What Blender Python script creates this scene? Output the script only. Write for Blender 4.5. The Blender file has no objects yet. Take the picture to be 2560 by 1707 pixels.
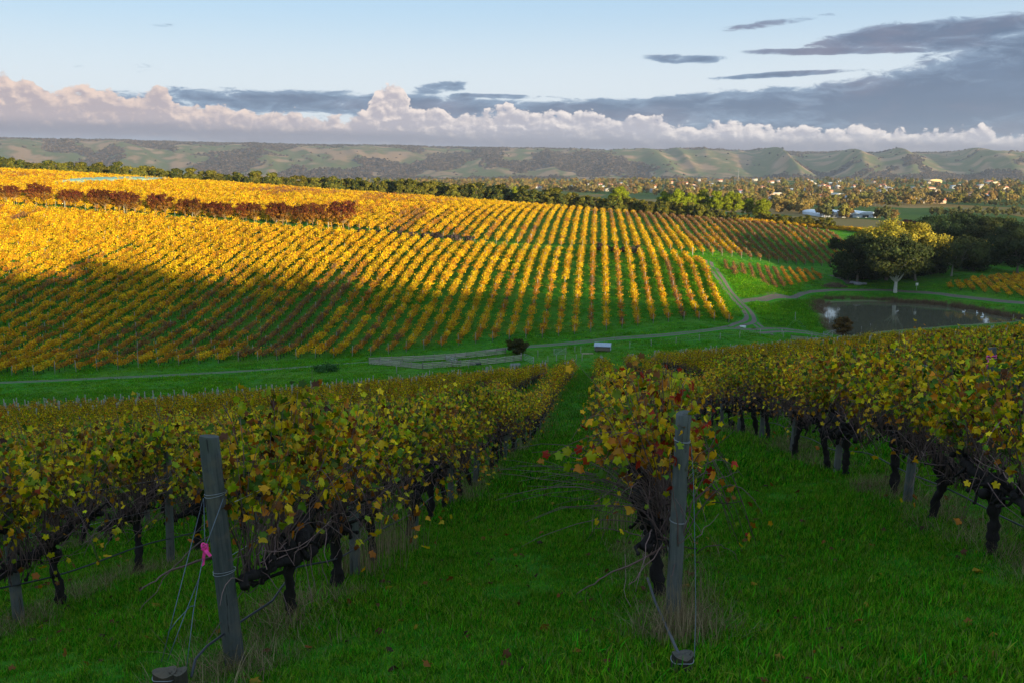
import bpy, math, random
import numpy as np
from mathutils import Vector, Matrix

random.seed(7)
RNG = np.random.default_rng(7)
PI = math.pi
scene = bpy.context.scene
COL = scene.collection

# ------------------------------------------------------------------ camera
F_PX, CX, CY, HOR = 2400.0, 1280.0, 853.5, 425.0      # in pixels of the 2560-wide photograph
PITCH = math.atan((CY - HOR) / F_PX)
cam_data = bpy.data.cameras.new('camera')
cam_data.sensor_width = 36.0
cam_data.lens = 36.0 * F_PX / 2560.0
cam_data.clip_start = 0.1
cam_data.clip_end = 40000.0
cam = bpy.data.objects.new('camera', cam_data)
COL.objects.link(cam)
cam.location = (0, 0, 0)
cam.rotation_euler = (PI / 2 - PITCH, 0, 0)
scene.camera = cam

def pix_dir(px, py):
    u = (px - CX) / F_PX; v = (CY - py) / F_PX
    return np.array([u, math.cos(PITCH) + v * math.sin(PITCH), -math.sin(PITCH) + v * math.cos(PITCH)])
def pix_at(px, py, Y):
    d = pix_dir(px, py); return d * (Y / d[1])
def pix_ae(px, py):                      # azimuth and elevation in degrees
    d = pix_dir(px, py); d = d / np.linalg.norm(d)
    return math.degrees(math.atan2(d[0], d[1])), math.degrees(math.asin(d[2]))
def project(P):
    P = np.asarray(P, float)
    D = P[..., 1] * math.cos(PITCH) - P[..., 2] * math.sin(PITCH)
    U = P[..., 1] * math.sin(PITCH) + P[..., 2] * math.cos(PITCH)
    D = np.where(D < 0.05, 0.05, D)
    return CX + F_PX * P[..., 0] / D, CY - F_PX * U / D

# ------------------------------------------------------------------ light
SUN_EL = math.radians(5.6)
SUN_H = np.array([0.52, -0.854]); SUN_H /= np.linalg.norm(SUN_H)     # towards the sun, behind the camera to the right
SUN_DIR = np.array([SUN_H[0] * math.cos(SUN_EL), SUN_H[1] * math.cos(SUN_EL), math.sin(SUN_EL)])
SUN_STRENGTH, SKY_STRENGTH, EXPOSURE = 5.0, 0.10, 1.0
sun_data = bpy.data.lights.new('sun', 'SUN')
sun_data.energy = SUN_STRENGTH
sun_data.angle = math.radians(0.8)
sun_data.color = (1.0, 0.84, 0.54)
sun = bpy.data.objects.new('sun', sun_data)
COL.objects.link(sun)
sun.location = (60, -120, 90)
sun.rotation_euler = Vector(-SUN_DIR).to_track_quat('-Z', 'Y').to_euler()

vs = scene.view_settings
vs.view_transform = 'Standard'; vs.look = 'None'; vs.gamma = 1.0; vs.exposure = EXPOSURE
vs.use_curve_mapping = False
cy = scene.cycles
cy.use_denoising = True
cy.max_bounces = 6; cy.diffuse_bounces = 3; cy.glossy_bounces = 3
cy.transmission_bounces = 4; cy.transparent_max_bounces = 6; cy.volume_bounces = 0
cy.caustics_reflective = False; cy.caustics_refractive = False
cy.sample_clamp_indirect = 4.0

# ------------------------------------------------------------------ node helpers
class NT:
    """small expression helper over a node tree"""
    def __init__(self, tree):
        self.t = tree; tree.nodes.clear()
    def n(self, kind, **kw):
        nd = self.t.nodes.new(kind)
        for k, v in kw.items(): setattr(nd, k, v)
        return nd
    def put(self, sock, val):
        if val is None: return
        if isinstance(val, bpy.types.NodeSocket): self.t.links.new(val, sock)
        else: sock.default_value = val
    def m(self, op, a, b=None, c=None, clamp=False):
        nd = self.n('ShaderNodeMath', operation=op, use_clamp=clamp)
        for s, v in zip(nd.inputs, (a, b, c)): self.put(s, v)
        return nd.outputs[0]
    def add(self, a, b): return self.m('ADD', a, b)
    def sub(self, a, b): return self.m('SUBTRACT', a, b)
    def mul(self, a, b): return self.m('MULTIPLY', a, b)
    def xyz(self, x, y, z):
        nd = self.n('ShaderNodeCombineXYZ')
        for s, v in zip(nd.inputs, (x, y, z)): self.put(s, v)
        return nd.outputs[0]
    def sep(self, v):
        nd = self.n('ShaderNodeSeparateXYZ'); self.put(nd.inputs[0], v); return nd.outputs
    def noise(self, vec, scale, detail=3, rough=0.55, dist=0.0):
        nd = self.n('ShaderNodeTexNoise'); self.put(nd.inputs['Vector'], vec)
        nd.inputs['Scale'].default_value = scale; nd.inputs['Detail'].default_value = detail
        nd.inputs['Roughness'].default_value = rough; nd.inputs['Distortion'].default_value = dist
        return nd.outputs['Fac']
    def voro(self, vec, scale, detail=0, rough=0.5, feature='F1', out='Distance'):
        nd = self.n('ShaderNodeTexVoronoi', feature=feature); self.put(nd.inputs['Vector'], vec)
        nd.inputs['Scale'].default_value = scale
        if 'Detail' in nd.inputs: nd.inputs['Detail'].default_value = detail; nd.inputs['Roughness'].default_value = rough
        return nd.outputs[out]
    def smooth(self, v, lo, hi, a=0.0, b=1.0):
        nd = self.n('ShaderNodeMapRange', interpolation_type='SMOOTHSTEP')
        for s, x in zip(nd.inputs[:5], (v, lo, hi, a, b)): self.put(s, x)
        return nd.outputs[0]
    def lin(self, v, lo, hi, a=0.0, b=1.0):
        nd = self.n('ShaderNodeMapRange')
        for s, x in zip(nd.inputs[:5], (v, lo, hi, a, b)): self.put(s, x)
        return nd.outputs[0]
    def mix(self, f, a, b, mode='MIX'):
        nd = self.n('ShaderNodeMix', data_type='RGBA', blend_type=mode)
        self.put(nd.inputs[0], f)
        for s, v in ((nd.inputs[6], a), (nd.inputs[7], b)):
            if isinstance(v, tuple) and len(v) == 3: v = (*v, 1.0)
            self.put(s, v)
        return nd.outputs[2]
    def ramp(self, f, stops, interp='LINEAR'):
        nd = self.n('ShaderNodeValToRGB'); cr = nd.color_ramp; cr.interpolation = interp
        while len(cr.elements) < len(stops): cr.elements.new(0.5)
        for e, (p, c) in zip(cr.elements, stops):
            e.position = p
            e.color = (*c, 1.0) if isinstance(c, tuple) else (c, c, c, 1.0)
        self.put(nd.inputs[0], f); return nd.outputs[0]
    def attr(self, name, kind='GEOMETRY'):
        nd = self.n('ShaderNodeAttribute', attribute_name=name, attribute_type=kind); return nd.outputs
    def bump(self, h, strength=0.5, dist=0.02):
        nd = self.n('ShaderNodeBump'); self.put(nd.inputs['Height'], h)
        nd.inputs['Strength'].default_value = strength; nd.inputs['Distance'].default_value = dist
        return nd.outputs[0]

# ------------------------------------------------------------------ sky with clouds (a function of direction only)
world = bpy.data.worlds.new('World'); scene.world = world; world.use_nodes = True
def build_world():
    W = NT(world.node_tree)
    tc = W.n('ShaderNodeTexCoord').outputs['Generated']
    x, y, z = W.sep(tc)
    A = W.mul(W.m('ARCTAN2', x, y), 57.2958)
    E = W.mul(W.m('ARCSINE', z), 57.2958)
    sky = W.n('ShaderNodeTexSky', sky_type='NISHITA')
    sky.sun_disc = False; sky.sun_elevation = SUN_EL
    sky.sun_rotation = math.atan2(SUN_H[0], SUN_H[1])
    sky.altitude = 100; sky.air_density = 1.0; sky.dust_density = 0.6; sky.ozone_density = 2.0
    K = 1.0 / (SKY_STRENGTH * 2 ** EXPOSURE)
    def kc(r, g, b): return (r * K, g * K, b * K)
    # even pale blue added over the clear-sky gradient to lift the skylight
    base = W.mix(1.0, W.mix(1.0, sky.outputs[0], (0.42, 0.37, 0.33), 'MULTIPLY'), kc(.335, .49, .69), 'ADD')
    base = W.mix(W.smooth(E, 10.0, 4.0, 0.0, .72), base, kc(.86, .91, .955))
    # -------- grey stratus: streaky noise against a field of soft lobes
    def streak(da, de):
        sv = W.xyz(W.mul(W.add(A, da), 0.16), W.mul(W.add(E, de), 0.62), 3.1)
        big = W.noise(sv, 1.0, 3, 0.55, 0.5)
        fine = W.noise(W.xyz(W.mul(W.add(A, da), 0.55), W.mul(W.add(E, de), 1.9), 1.4), 1.0, 8, 0.66, 0.6)
        return W.add(W.mul(W.sub(big, .5), .9), W.mul(W.sub(fine, .5), 1.15))
    ns = W.mul(streak(0.0, 0.0), 1.4)
    lobes = [  # photo px of the 2352-wide view: cx, cy, half width, half height, tilt dy/dx, weight
        (900, 245, 560, 27, 0.03, 1.0), (1500, 262, 420, 30, 0.0, 1.0), (1830, 245, 420, 36, -0.06, 1.05), (2250, 235, 420, 78, -0.08, 1.25), (2050, 290, 600, 34, 0, 1.0),
        (2480, 130, 300, 70, -0.10, 1.2), (2170, 72, 250, 24, -0.06, 1.05), (2250, 100, 150, 30, .12, 1.0), (1940, 118, 185, 8, 0.02, 1.0),
        (1578, 137, 82, 10, 0.03, 1.0), (1810, 171, 140, 6, -0.03, 1.0), (1780, 53, 120, 8, -0.10, .72),
        (1000, 204, 60, 13, -0.12, .86), (1150, 222, 110, 6, 0.02, .9), (2790, 190, 300, 150, 0, 1.2), (390, 60, 60, 5, 0, .50)]
    fld = None
    for cx, cyy, hw, hh, tl, w in lobes:
        s = 2560 / 2352.0
        a0, e0 = pix_ae(cx * s, cyy * s)
        sa = hw * s / F_PX * 57.3; se = hh * s / F_PX * 57.3
        da = W.sub(A, a0)
        de = W.sub(W.sub(E, e0), W.mul(da, -tl))
        r2 = W.add(W.m('POWER', W.m('ABSOLUTE', W.mul(da, 1 / sa)), 2.0), W.m('POWER', W.m('ABSOLUTE', W.mul(de, 1 / se)), 2.0))
        g = W.mul(W.m('EXPONENT', W.mul(W.m('POWER', r2, 1.7), -0.55)), w)
        fld = g if fld is None else W.m('MAXIMUM', fld, g)
    dens = W.add(fld, ns)
    smask = W.smooth(dens, 0.38, 0.70)
    sfine = W.noise(W.xyz(W.mul(A, 0.06), W.mul(E, 0.22), 8.0), 1.0, 6, 0.6, 0.2)
    thick = W.smooth(dens, 0.45, 1.15)
    s_col = W.mix(thick, kc(.29, .41, .57), kc(.108, .172, .29))
    s_col = W.mix(W.mul(W.smooth(sfine, .48, .68), 0.75), s_col, kc(.235, .235, .33))
    s_col = W.mix(W.mul(W.smooth(sfine, .5, .34), 0.5), s_col, kc(.17, .265, .42))
    out = W.mix(W.mul(smask, 0.97), base, s_col)
    # -------- cumulus bank above the range
    tops = [(-400, 150), (0, 176), (60, 182), (110, 215), (180, 196), (240, 205), (300, 232), (370, 205), (420, 240), (500, 246), (560, 266),
            (660, 268), (740, 286), (830, 272), (880, 215), (915, 220), (950, 268), (1000, 258), (1060, 276), (1120, 268), (1165, 250), (1230, 264),
            (1330, 268), (1460, 276), (1560, 288), (1700, 291), (1850, 300), (2000, 301), (2100, 304), (2240, 304), (2352, 316), (2800, 310)]
    stops = []
    for dx, dy in tops:
        a, e = pix_ae(dx * 2560 / 2352, dy * 2560 / 2352)
        stops.append(((a + 45) / 90, (e + .62 + (.5 if 860 < dx < 930 else 0)) / 10.0))
    # wobble the azimuth a little with height so that edges overhang
    wob = W.mul(W.sub(W.noise(W.xyz(W.mul(A, .9), W.mul(E, .9), 5.), 1.0, 3, .55), 0.5), 1.3)
    T = W.mul(W.sep(W.ramp(W.m('DIVIDE', W.add(W.add(A, wob), 45.0), 90.0), stops, 'EASE'))[0], 10.0)
    def puffs(da, de):
        a = W.add(A, da); e = W.add(E, de)
        vec = W.xyz(W.mul(a, .62), W.mul(e, .85), 0.7)
        nn = W.n('ShaderNodeTexNoise'); W.put(nn.inputs['Vector'], vec); nn.inputs['Scale'].default_value = 1.7; nn.inputs['Detail'].default_value = 3
        sh = W.n('ShaderNodeVectorMath', operation='MULTIPLY_ADD')
        W.put(sh.inputs[0], nn.outputs['Color']); sh.inputs[1].default_value = (.7, .7, .7); W.put(sh.inputs[2], vec)
        v = W.voro(sh.outputs[0], 1.15, 4.0, 0.55)
        n = W.noise(vec, 2.6, 7, .62)
        return W.add(W.mul(W.sub(0.55, v), 0.95), W.mul(W.sub(n, .5), 0.85))
    p0 = puffs(0.0, 0.0); p1 = puffs(0.16, 0.20); 
    D = W.sub(W.add(T, W.mul(p0, 0.80)), E)
    cmask = W.smooth(D, 0.02, 0.20)
    lit = W.m('ADD', W.mul(W.sub(p0, p1), 1.25), W.smooth(D, 1.1, 0.0, 0.0, 0.55))
    big = W.noise(W.xyz(W.mul(A, .22), W.mul(E, .55), 2.2), 1.0, 5, .6)
    lit = W.add(lit, W.mul(W.sub(big, 0.42), 1.5))
    lit = W.smooth(lit, -0.02, 1.1)
    side = W.smooth(A, -26.0, 6.0)                       # more peach at left, whiter to the right
    c_lit = W.mix(side, kc(.97, .74, .62), kc(1.06, .95, .89))
    c_mid = W.mix(side, kc(.52, .44, .47), kc(.50, .485, .56))
    c_col = W.mix(lit, c_mid, c_lit)
    # flat shaded bases with blue air under them
    a_b = [pix_ae(px * 2560 / 2352, py * 2560 / 2352) for px, py in ((0, 292), (700, 312), (1200, 326), (2352, 344))]
    bst = [((a + 45) / 90, e / 10.0) for a, e in a_b]
    B = W.mul(W.sep(W.ramp(W.m('DIVIDE', W.add(A, 45.0), 90.0), bst))[0], 10.0)
    hb = W.sub(E, W.add(B, W.mul(W.sub(W.noise(W.xyz(W.mul(A, .12), W.mul(E, .8), 9.), 1.0, 5, .55), .5), 0.9)))
    basef = W.smooth(hb, 0.80, -0.05)
    c_col = W.mix(W.mul(basef, .85), c_col, kc(.265, .265, .34))
    c_col = W.mix(W.mul(W.smooth(hb, -0.15, -0.8), .9), c_col, kc(.44, .51, .63))
    cmask = W.m('MAXIMUM', cmask, W.smooth(hb, 0.35, -0.05))
    out = W.mix(cmask, out, c_col)
    bg = W.n('ShaderNodeBackground'); W.put(bg.inputs[0], out); bg.inputs[1].default_value = SKY_STRENGTH
    bg0 = W.n('ShaderNodeBackground'); W.put(bg0.inputs[0], base); bg0.inputs[1].default_value = SKY_STRENGTH
    band = W.mul(W.m('GREATER_THAN', E, -2.0), W.m('LESS_THAN', E, 17.0))     # no clouds stand above 17 degrees
    ms = W.n('ShaderNodeMixShader'); W.put(ms.inputs[0], band)
    W.t.links.new(bg0.outputs[0], ms.inputs[1]); W.t.links.new(bg.outputs[0], ms.inputs[2])
    o = W.n('ShaderNodeOutputWorld'); W.t.links.new(ms.outputs[0], o.inputs[0])
build_world()
# ------------------------------------------------------------------ terrain heights (metres, camera at the origin)
def _cps():
    P = []
    def px(x, y, Y): P.append(pix_at(x, y, Y))
    def w(x, y, z): P.append(np.array([x, y, z], float))
    # slope in front of the camera
    w(0, 0, -1.75); w(-4, 0, -1.85); w(4, 0, -1.6); w(0, 3.4, -2.6)
    for a in ((697, 1578, 7.2), (838, 1497, 8.8), (1072, 1322, 13.9), (1181, 1230, 19), (1320, 1100, 40),
              (1681, 1560, 7.3), (588, 1668, 6.6), (2412, 1375, 9.3), (2140, 1218, 13.1), (2001, 1169, 16.6), (1914, 1117, 19.9), (1824, 1085, 25),
              (33, 1520, 10.2), (1491, 930, 118), (1785, 905, 125), (2170, 872, 122), (2560, 856, 110), (1600, 985, 60), (2200, 985, 50)): px(*a)
    w(-55, 100, -26.2); w(-72, 130, -30.6); w(-32, 60, -17.6); w(-20, 118, -27.3)
    # valley floor
    for a in ((1300, 915, 148), (1508, 876, 163), (923, 909, 150), (1280, 872, 166), (500, 935, 147), (0, 958, 143), (1628, 862, 165), (1900, 838, 172)): px(*a)
    # vineyard hill: foot, hedge line, crest
    for a in ((1839, 812, 185), (1415, 838, 179), (925, 890, 168), (533, 908, 160), (0, 942, 151),
              (1741, 642, 259), (1404, 620, 265), (860, 578, 270), (468, 549, 275), (0, 515, 280),
              (0, 440, 470), (180, 445, 462), (370, 457, 452), (590, 470, 440), (890, 491, 424), (1230, 513, 404), (1500, 531, 388), (1700, 549, 374), (1900, 566, 358), (2110, 594, 342),
              (1088, 722, 211), (0, 664, 212), (2091, 670, 290), (1816, 643, 268), (1860, 692, 232), (2040, 702, 262)): px(*a)
    # around the dam
    for a in ((2247, 727, 249), (2560, 762, 222), (2400, 692, 275), (2560, 735, 236), (2560, 680, 292), (1872, 710, 246), (2000, 790, 205), (1930, 760, 222)): px(*a)
    w(50, 175, -32.3); w(80, 178, -33.2); w(110, 185, -33.2); w(118, 205, -33); w(90, 160, -30.5); w(125, 160, -29.5)
    # behind the crest and at the sides
    w(-300, 660, -12); w(-100, 600, -22); w(90, 470, -25); w(200, 500, -31); w(320, 420, -31); w(180, 330, -31); w(230, 260, -31); w(330, 200, -30)
    w(-330, 430, 1); w(-250, 280, -3); w(-200, 160, -23); w(-120, 60, -21); w(-150, 0, -12)
    w(400, 600, -32); w(0, 700, -28); w(-400, 800, -22); w(-450, 300, 2)
    # the ridge that the camera stands on, its unseen crest shaped to cast shade
    w(-60, -60, 5.5); w(-200, -80, 1); w(-30, -25, 2.0); w(20, -25, 3.0); w(38, -49, 7.3); w(85, -52, 5.8); w(133, -51, 1.6); w(160, -34, -8.0); w(195, -12, -10.5); w(220, 4, -8.5)
    w(256, 15, 6.6); w(300, 0, 12); w(380, -46, 19); w(100, -120, 9); w(300, -150, 15); w(0, -150, 10); w(-300, -200, 4); w(450, 100, 8)
    w(100, 50, -8.5); w(60, 30, -5.2); w(120, 100, -20); w(150, 150, -28.5); w(200, 200, -31); w(200, 120, -21); w(30, 10, -1.4)
    return np.array(P)
CPS = _cps()
def _tps(r2): return np.where(r2 > 1e-12, 0.5 * r2 * np.log(r2 + 1e-12), 0.0)
_S = 100.0
def _solve():
    X = CPS[:, :2] / _S; n = len(X)
    d2 = ((X[:, None] - X[None]) ** 2).sum(-1)
    K = _tps(d2) + np.eye(n) * 2e-6
    Pm = np.hstack([np.ones((n, 1)), X])
    M = np.block([[K, Pm], [Pm.T, np.zeros((3, 3))]])
    return np.linalg.solve(M, np.concatenate([CPS[:, 2], np.zeros(3)]))
_W = _solve()
WATER = -33.15
POND = np.array([(2052, 762), (2085, 756), (2170, 754), (2260, 756), (2350, 763), (2440, 777), (2530, 796), (2545, 803), (2490, 806), (2400, 812), (2300, 820), (2200, 828), (2150, 838), (2100, 840), (2078, 822), (2068, 800), (2056, 780)], float)
def _pond_world():
    out = []
    for x, y in POND:
        d = pix_dir(x, y); out.append(d[:2] * (WATER / d[2]))
    return np.array(out)
PONDW = _pond_world()
def poly_sdist(poly, x, y):
    """signed distance, negative inside"""
    x = np.asarray(x, float); y = np.asarray(y, float)
    d = np.full(x.shape, 1e9); inside = np.zeros(x.shape, bool)
    n = len(poly)
    for i in range(n):
        ax, ay = poly[i]; bx, by = poly[(i + 1) % n]
        ex, ey = bx - ax, by - ay
        t = np.clip(((x - ax) * ex + (y - ay) * ey) / (ex * ex + ey * ey), 0, 1)
        d = np.minimum(d, np.hypot(x - ax - t * ex, y - ay - t * ey))
        c = (ay > y) != (by > y)
        with np.errstate(divide='ignore', invalid='ignore'):
            xi = (bx - ax) * (y - ay) / (by - ay if by != ay else 1e-9) + ax
        inside ^= c & (x < xi)
    return np.where(inside, -d, d)
def sstep(a, b, v):
    t = np.clip((v - a) / (b - a), 0, 1); return t * t * (3 - 2 * t)
def vnoise(x, y, seed=0):
    """cheap value noise"""
    x = np.asarray(x, float); y = np.asarray(y, float)
    xi = np.floor(x); yi = np.floor(y); fx = x - xi; fy = y - yi
    def h(a, b):
        s = np.sin(a * 127.1 + b * 311.7 + seed * 74.7) * 43758.5453
        return s - np.floor(s)
    fx = fx * fx * (3 - 2 * fx); fy = fy * fy * (3 - 2 * fy)
    return (h(xi, yi) * (1 - fx) + h(xi + 1, yi) * fx) * (1 - fy) + (h(xi, yi + 1) * (1 - fx) + h(xi + 1, yi + 1) * fx) * fy
def fbm(x, y, seed=0, oct=4):
    s = 0; a = .5
    for i in range(oct):
        s = s + a * vnoise(x, y, seed + i * 13); x = np.asarray(x) * 2.03; y = np.asarray(y) * 2.03; a *= .5
    return s
def far_height(x, y):
    r = np.hypot(x, y)
    t = -33 + 0 * r
    z = np.interp(r, [0, 700, 1000, 1500, 2100, 2700, 3300, 4200, 6000, 20000], [-31, -31, -34, -35, -31, -30, -38, -48, -46, -46])
    z = z + np.where(x < 200, 3.0, 0) * 0 + (fbm(x / 420, y / 420, 3) - .5) * 7 * sstep(700, 1400, r)
    return z
def height(x, y):
    x = np.atleast_1d(np.asarray(x, float)); y = np.atleast_1d(np.asarray(y, float))
    shp = x.shape; xf = x.ravel(); yf = y.ravel(); z = np.empty(xf.shape)
    for s in range(0, len(xf), 40000):
        a = xf[s:s + 40000]; b = yf[s:s + 40000]
        ac = np.clip(a, -480, 480); bc = np.clip(b, -260, 800)
        d2 = (ac[:, None] / _S - CPS[None, :, 0] / _S) ** 2 + (bc[:, None] / _S - CPS[None, :, 1] / _S) ** 2
        n = len(CPS)
        zz = _tps(d2) @ _W[:n] + _W[n] + _W[n + 1] * ac / _S + _W[n + 2] * bc / _S
        zz = np.minimum(zz, 26)
        m = np.maximum(sstep(520, 720, b), sstep(330, 470, np.abs(a)))
        fz = far_height(a, b)
        fz = np.where(b < 100, np.where(np.abs(a) > 300, np.clip(zz, -30, 20), fz), fz)
        zz = zz * (1 - m) + fz * m
        # dam basin: flat rim, then down
        sd = poly_sdist(PONDW, a, b)
        rim = WATER + 0.12 + np.clip(sd, 0, 40) * 0.10
        k = 1 - sstep(1.0, 12.0, sd)
        zz = np.where(sd < 12, zz * (1 - k) + np.maximum(np.minimum(zz, rim), WATER + .06) * k, zz)
        zz = np.where(sd < 1.2, np.minimum(zz, WATER + 0.10 * sd), zz)
        z[s:s + 40000] = zz
    return z.reshape(shp)
def H(x, y): return float(height(x, y)[0])
def hit(px, py, y0=3.0, y1=900.0):
    """where the ray through a photo pixel meets the terrain"""
    d = pix_dir(px, py); Y = np.geomspace(y0, y1, 700)
    P = d[None] * (Y / d[1])[:, None]
    g = P[:, 2] - height(P[:, 0], P[:, 1])
    idx = np.where(g <= 0)[0]
    if len(idx) == 0: return P[-1]
    i = idx[0]
    if i == 0: return P[0]
    t = g[i - 1] / (g[i - 1] - g[i])
    p = P[i - 1] * (1 - t) + P[i] * t
    p[2] = H(p[0], p[1]); return p
# ------------------------------------------------------------------ mesh helpers
class MB:
    """collects numpy geometry, builds one mesh"""
    def __init__(self): self.v = []; self.q = []; self.t = []; self.c = []; self.n = 0
    def add(self, V, Q=None, T=None, col=(1, 1, 1)):
        V = np.asarray(V, float).reshape(-1, 3)
        if Q is not None and len(Q): self.q.append(np.asarray(Q, int).reshape(-1, 4) + self.n)
        if T is not None and len(T): self.t.append(np.asarray(T, int).reshape(-1, 3) + self.n)
        c = np.asarray(col, float)
        if c.ndim == 1: c = np.tile(c, (len(V), 1))
        self.v.append(V); self.c.append(c); self.n += len(V); return self
    def box(self, lo, hi, col=(1, 1, 1), R=None, o=(0, 0, 0)):
        lo = np.array(lo, float); hi = np.array(hi, float)
        V = np.array([[(lo, hi)[(i >> k) & 1][k] for k in range(3)] for i in range(8)])
        if R is not None: V = V @ np.asarray(R).T
        return self.add(V + np.array(o), [[0, 2, 3, 1], [4, 5, 7, 6], [0, 1, 5, 4], [2, 6, 7, 3], [0, 4, 6, 2], [1, 3, 7, 5]], col=col)
    def tubes(self, P, R, sides=5, col=(1, 1, 1), caps=True):
        """P[N,M,3] paths, R[N,M] radii"""
        P = np.asarray(P, float); R = np.asarray(R, float)
        if P.ndim == 2: P = P[None]; R = R[None]
        N, M, _ = P.shape
        Tn = np.gradient(P, axis=1); Tn /= np.linalg.norm(Tn, axis=2, keepdims=True) + 1e-9
        ref = np.where(np.abs(Tn[:, :1, 2:3]) > .8, np.array([[[1., 0, 0]]]), np.array([[[0, 0, 1.]]]))
        U = np.cross(Tn, ref); U /= np.linalg.norm(U, axis=2, keepdims=True) + 1e-9
        Vv = np.cross(Tn, U)
        a = np.arange(sides) * 2 * PI / sides
        ring = P[:, :, None] + R[:, :, None, None] * (U[:, :, None] * np.cos(a)[:, None] + Vv[:, :, None] * np.sin(a)[:, None])
        V = ring.reshape(-1, 3)
        i = np.arange(N)[:, None, None] * M * sides + np.arange(M - 1)[None, :, None] * sides
        j = np.arange(sides)[None, None]; jn = (j + 1) % sides
        Q = np.stack([i + j, i + jn, i + sides + jn, i + sides + j], -1).reshape(-1, 4)
        c = np.asarray(col, float)
        if c.ndim == 2 and len(c) == N: c = np.repeat(c, M * sides, axis=0)
        T = None
        if caps and sides >= 3:
            tt = []
            for e in (0, M - 1):
                b = np.arange(N)[:, None] * M * sides + e * sides
                for k in range(1, sides - 1):
                    tt.append(np.hstack([b, b + k, b + k + 1] if e else [b, b + k + 1, b + k]))
            T = np.concatenate(tt)
        return self.add(V, Q, T, c)
    def gnarl(self, amp, freq, seed=0):
        # roughen everything collected so far
        V = self.v[-1]
        c = V.mean(0)
        n1 = vnoise(V[:, 0] * freq + V[:, 2] * freq * .7, V[:, 1] * freq + V[:, 2] * freq * .9, seed) - .5
        n2 = vnoise(V[:, 1] * freq + 5, V[:, 2] * freq * .8 + V[:, 0] * freq, seed + 3) - .5
        V[:, 0] += amp * n1; V[:, 1] += amp * n2; return self
    def leaves(self, C, Nrm, size, tmpl, tris, col, up=None, spin=None):
        """copies a flat leaf template (in x,y with small z) to N places"""
        C = np.asarray(C, float); N = len(C)
        Nn = Nrm / (np.linalg.norm(Nrm, axis=1, keepdims=True) + 1e-9)
        if up is None: up = RNG.normal(size=(N, 3))
        Yv = up - (up * Nn).sum(1, keepdims=True) * Nn
        Yv /= np.linalg.norm(Yv, axis=1, keepdims=True) + 1e-9
        Xv = np.cross(Yv, Nn)
        size = np.broadcast_to(np.asarray(size, float), (N,))
        K = len(tmpl)
        V = C[:, None] + size[:, None, None] * (tmpl[None, :, 0:1] * Xv[:, None] + tmpl[None, :, 1:2] * Yv[:, None] + tmpl[None, :, 2:3] * Nn[:, None])
        T = (np.arange(N)[:, None, None] * K + np.asarray(tris)[None]).reshape(-1, 3)
        c = np.asarray(col, float)
        c = np.repeat(c, K, axis=0) if c.ndim == 2 else c
        return self.add(V.reshape(-1, 3), None, T, c)
    def lump(self, c, r, sub=1, amp=.25, col=(1, 1, 1), seed=0, sc=(1, 1, 1)):
        V, T = ICO[sub]
        n = fbm(V[:, 0] * 2.1 + seed * 3.7 + 9, V[:, 1] * 2.1 + V[:, 2] * 1.7 + 5, seed) - .47
        return self.add(np.array(c) + V * (1 + amp * 2 * n)[:, None] * r * np.array(sc), None, T, col)
    def build(self, name, mat, smooth=False):
        me = bpy.data.meshes.new(name)
        V = np.concatenate(self.v) if self.v else np.zeros((0, 3))
        q = np.concatenate(self.q) if self.q else np.zeros((0, 4), int)
        t = np.concatenate(self.t) if self.t else np.zeros((0, 3), int)
        me.vertices.add(len(V)); me.vertices.foreach_set('co', V.astype(np.float32).ravel())
        nl = len(q) * 4 + len(t) * 3
        me.loops.add(nl); me.loops.foreach_set('vertex_index', np.concatenate([q.ravel(), t.ravel()]).astype(np.int32))
        me.polygons.add(len(q) + len(t))
        st = np.concatenate([np.arange(len(q)) * 4, len(q) * 4 + np.arange(len(t)) * 3]).astype(np.int32)
        me.polygons.foreach_set('loop_start', st)
        if smooth: me.polygons.foreach_set('use_smooth', np.ones(len(q) + len(t), bool))
        at = me.attributes.new('Col', 'FLOAT_COLOR', 'POINT')
        c = np.concatenate(self.c) if self.c else np.zeros((0, 3))
        at.data.foreach_set('color', np.hstack([c, np.ones((len(c), 1))]).astype(np.float32).ravel())
        me.update(calc_edges=True)
        me.materials.append(mat)
        return me
def _icos():
    import bmesh
    out = {}
    for s in (0, 1, 2, 3):
        bm = bmesh.new(); bmesh.ops.create_icosphere(bm, subdivisions=s + 1, radius=1)
        bm.verts.ensure_lookup_table()
        out[s] = (np.array([v.co[:] for v in bm.verts]), np.array([[v.index for v in f.verts] for f in bm.faces]))
        bm.free()
    return out
ICO = _icos()

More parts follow.
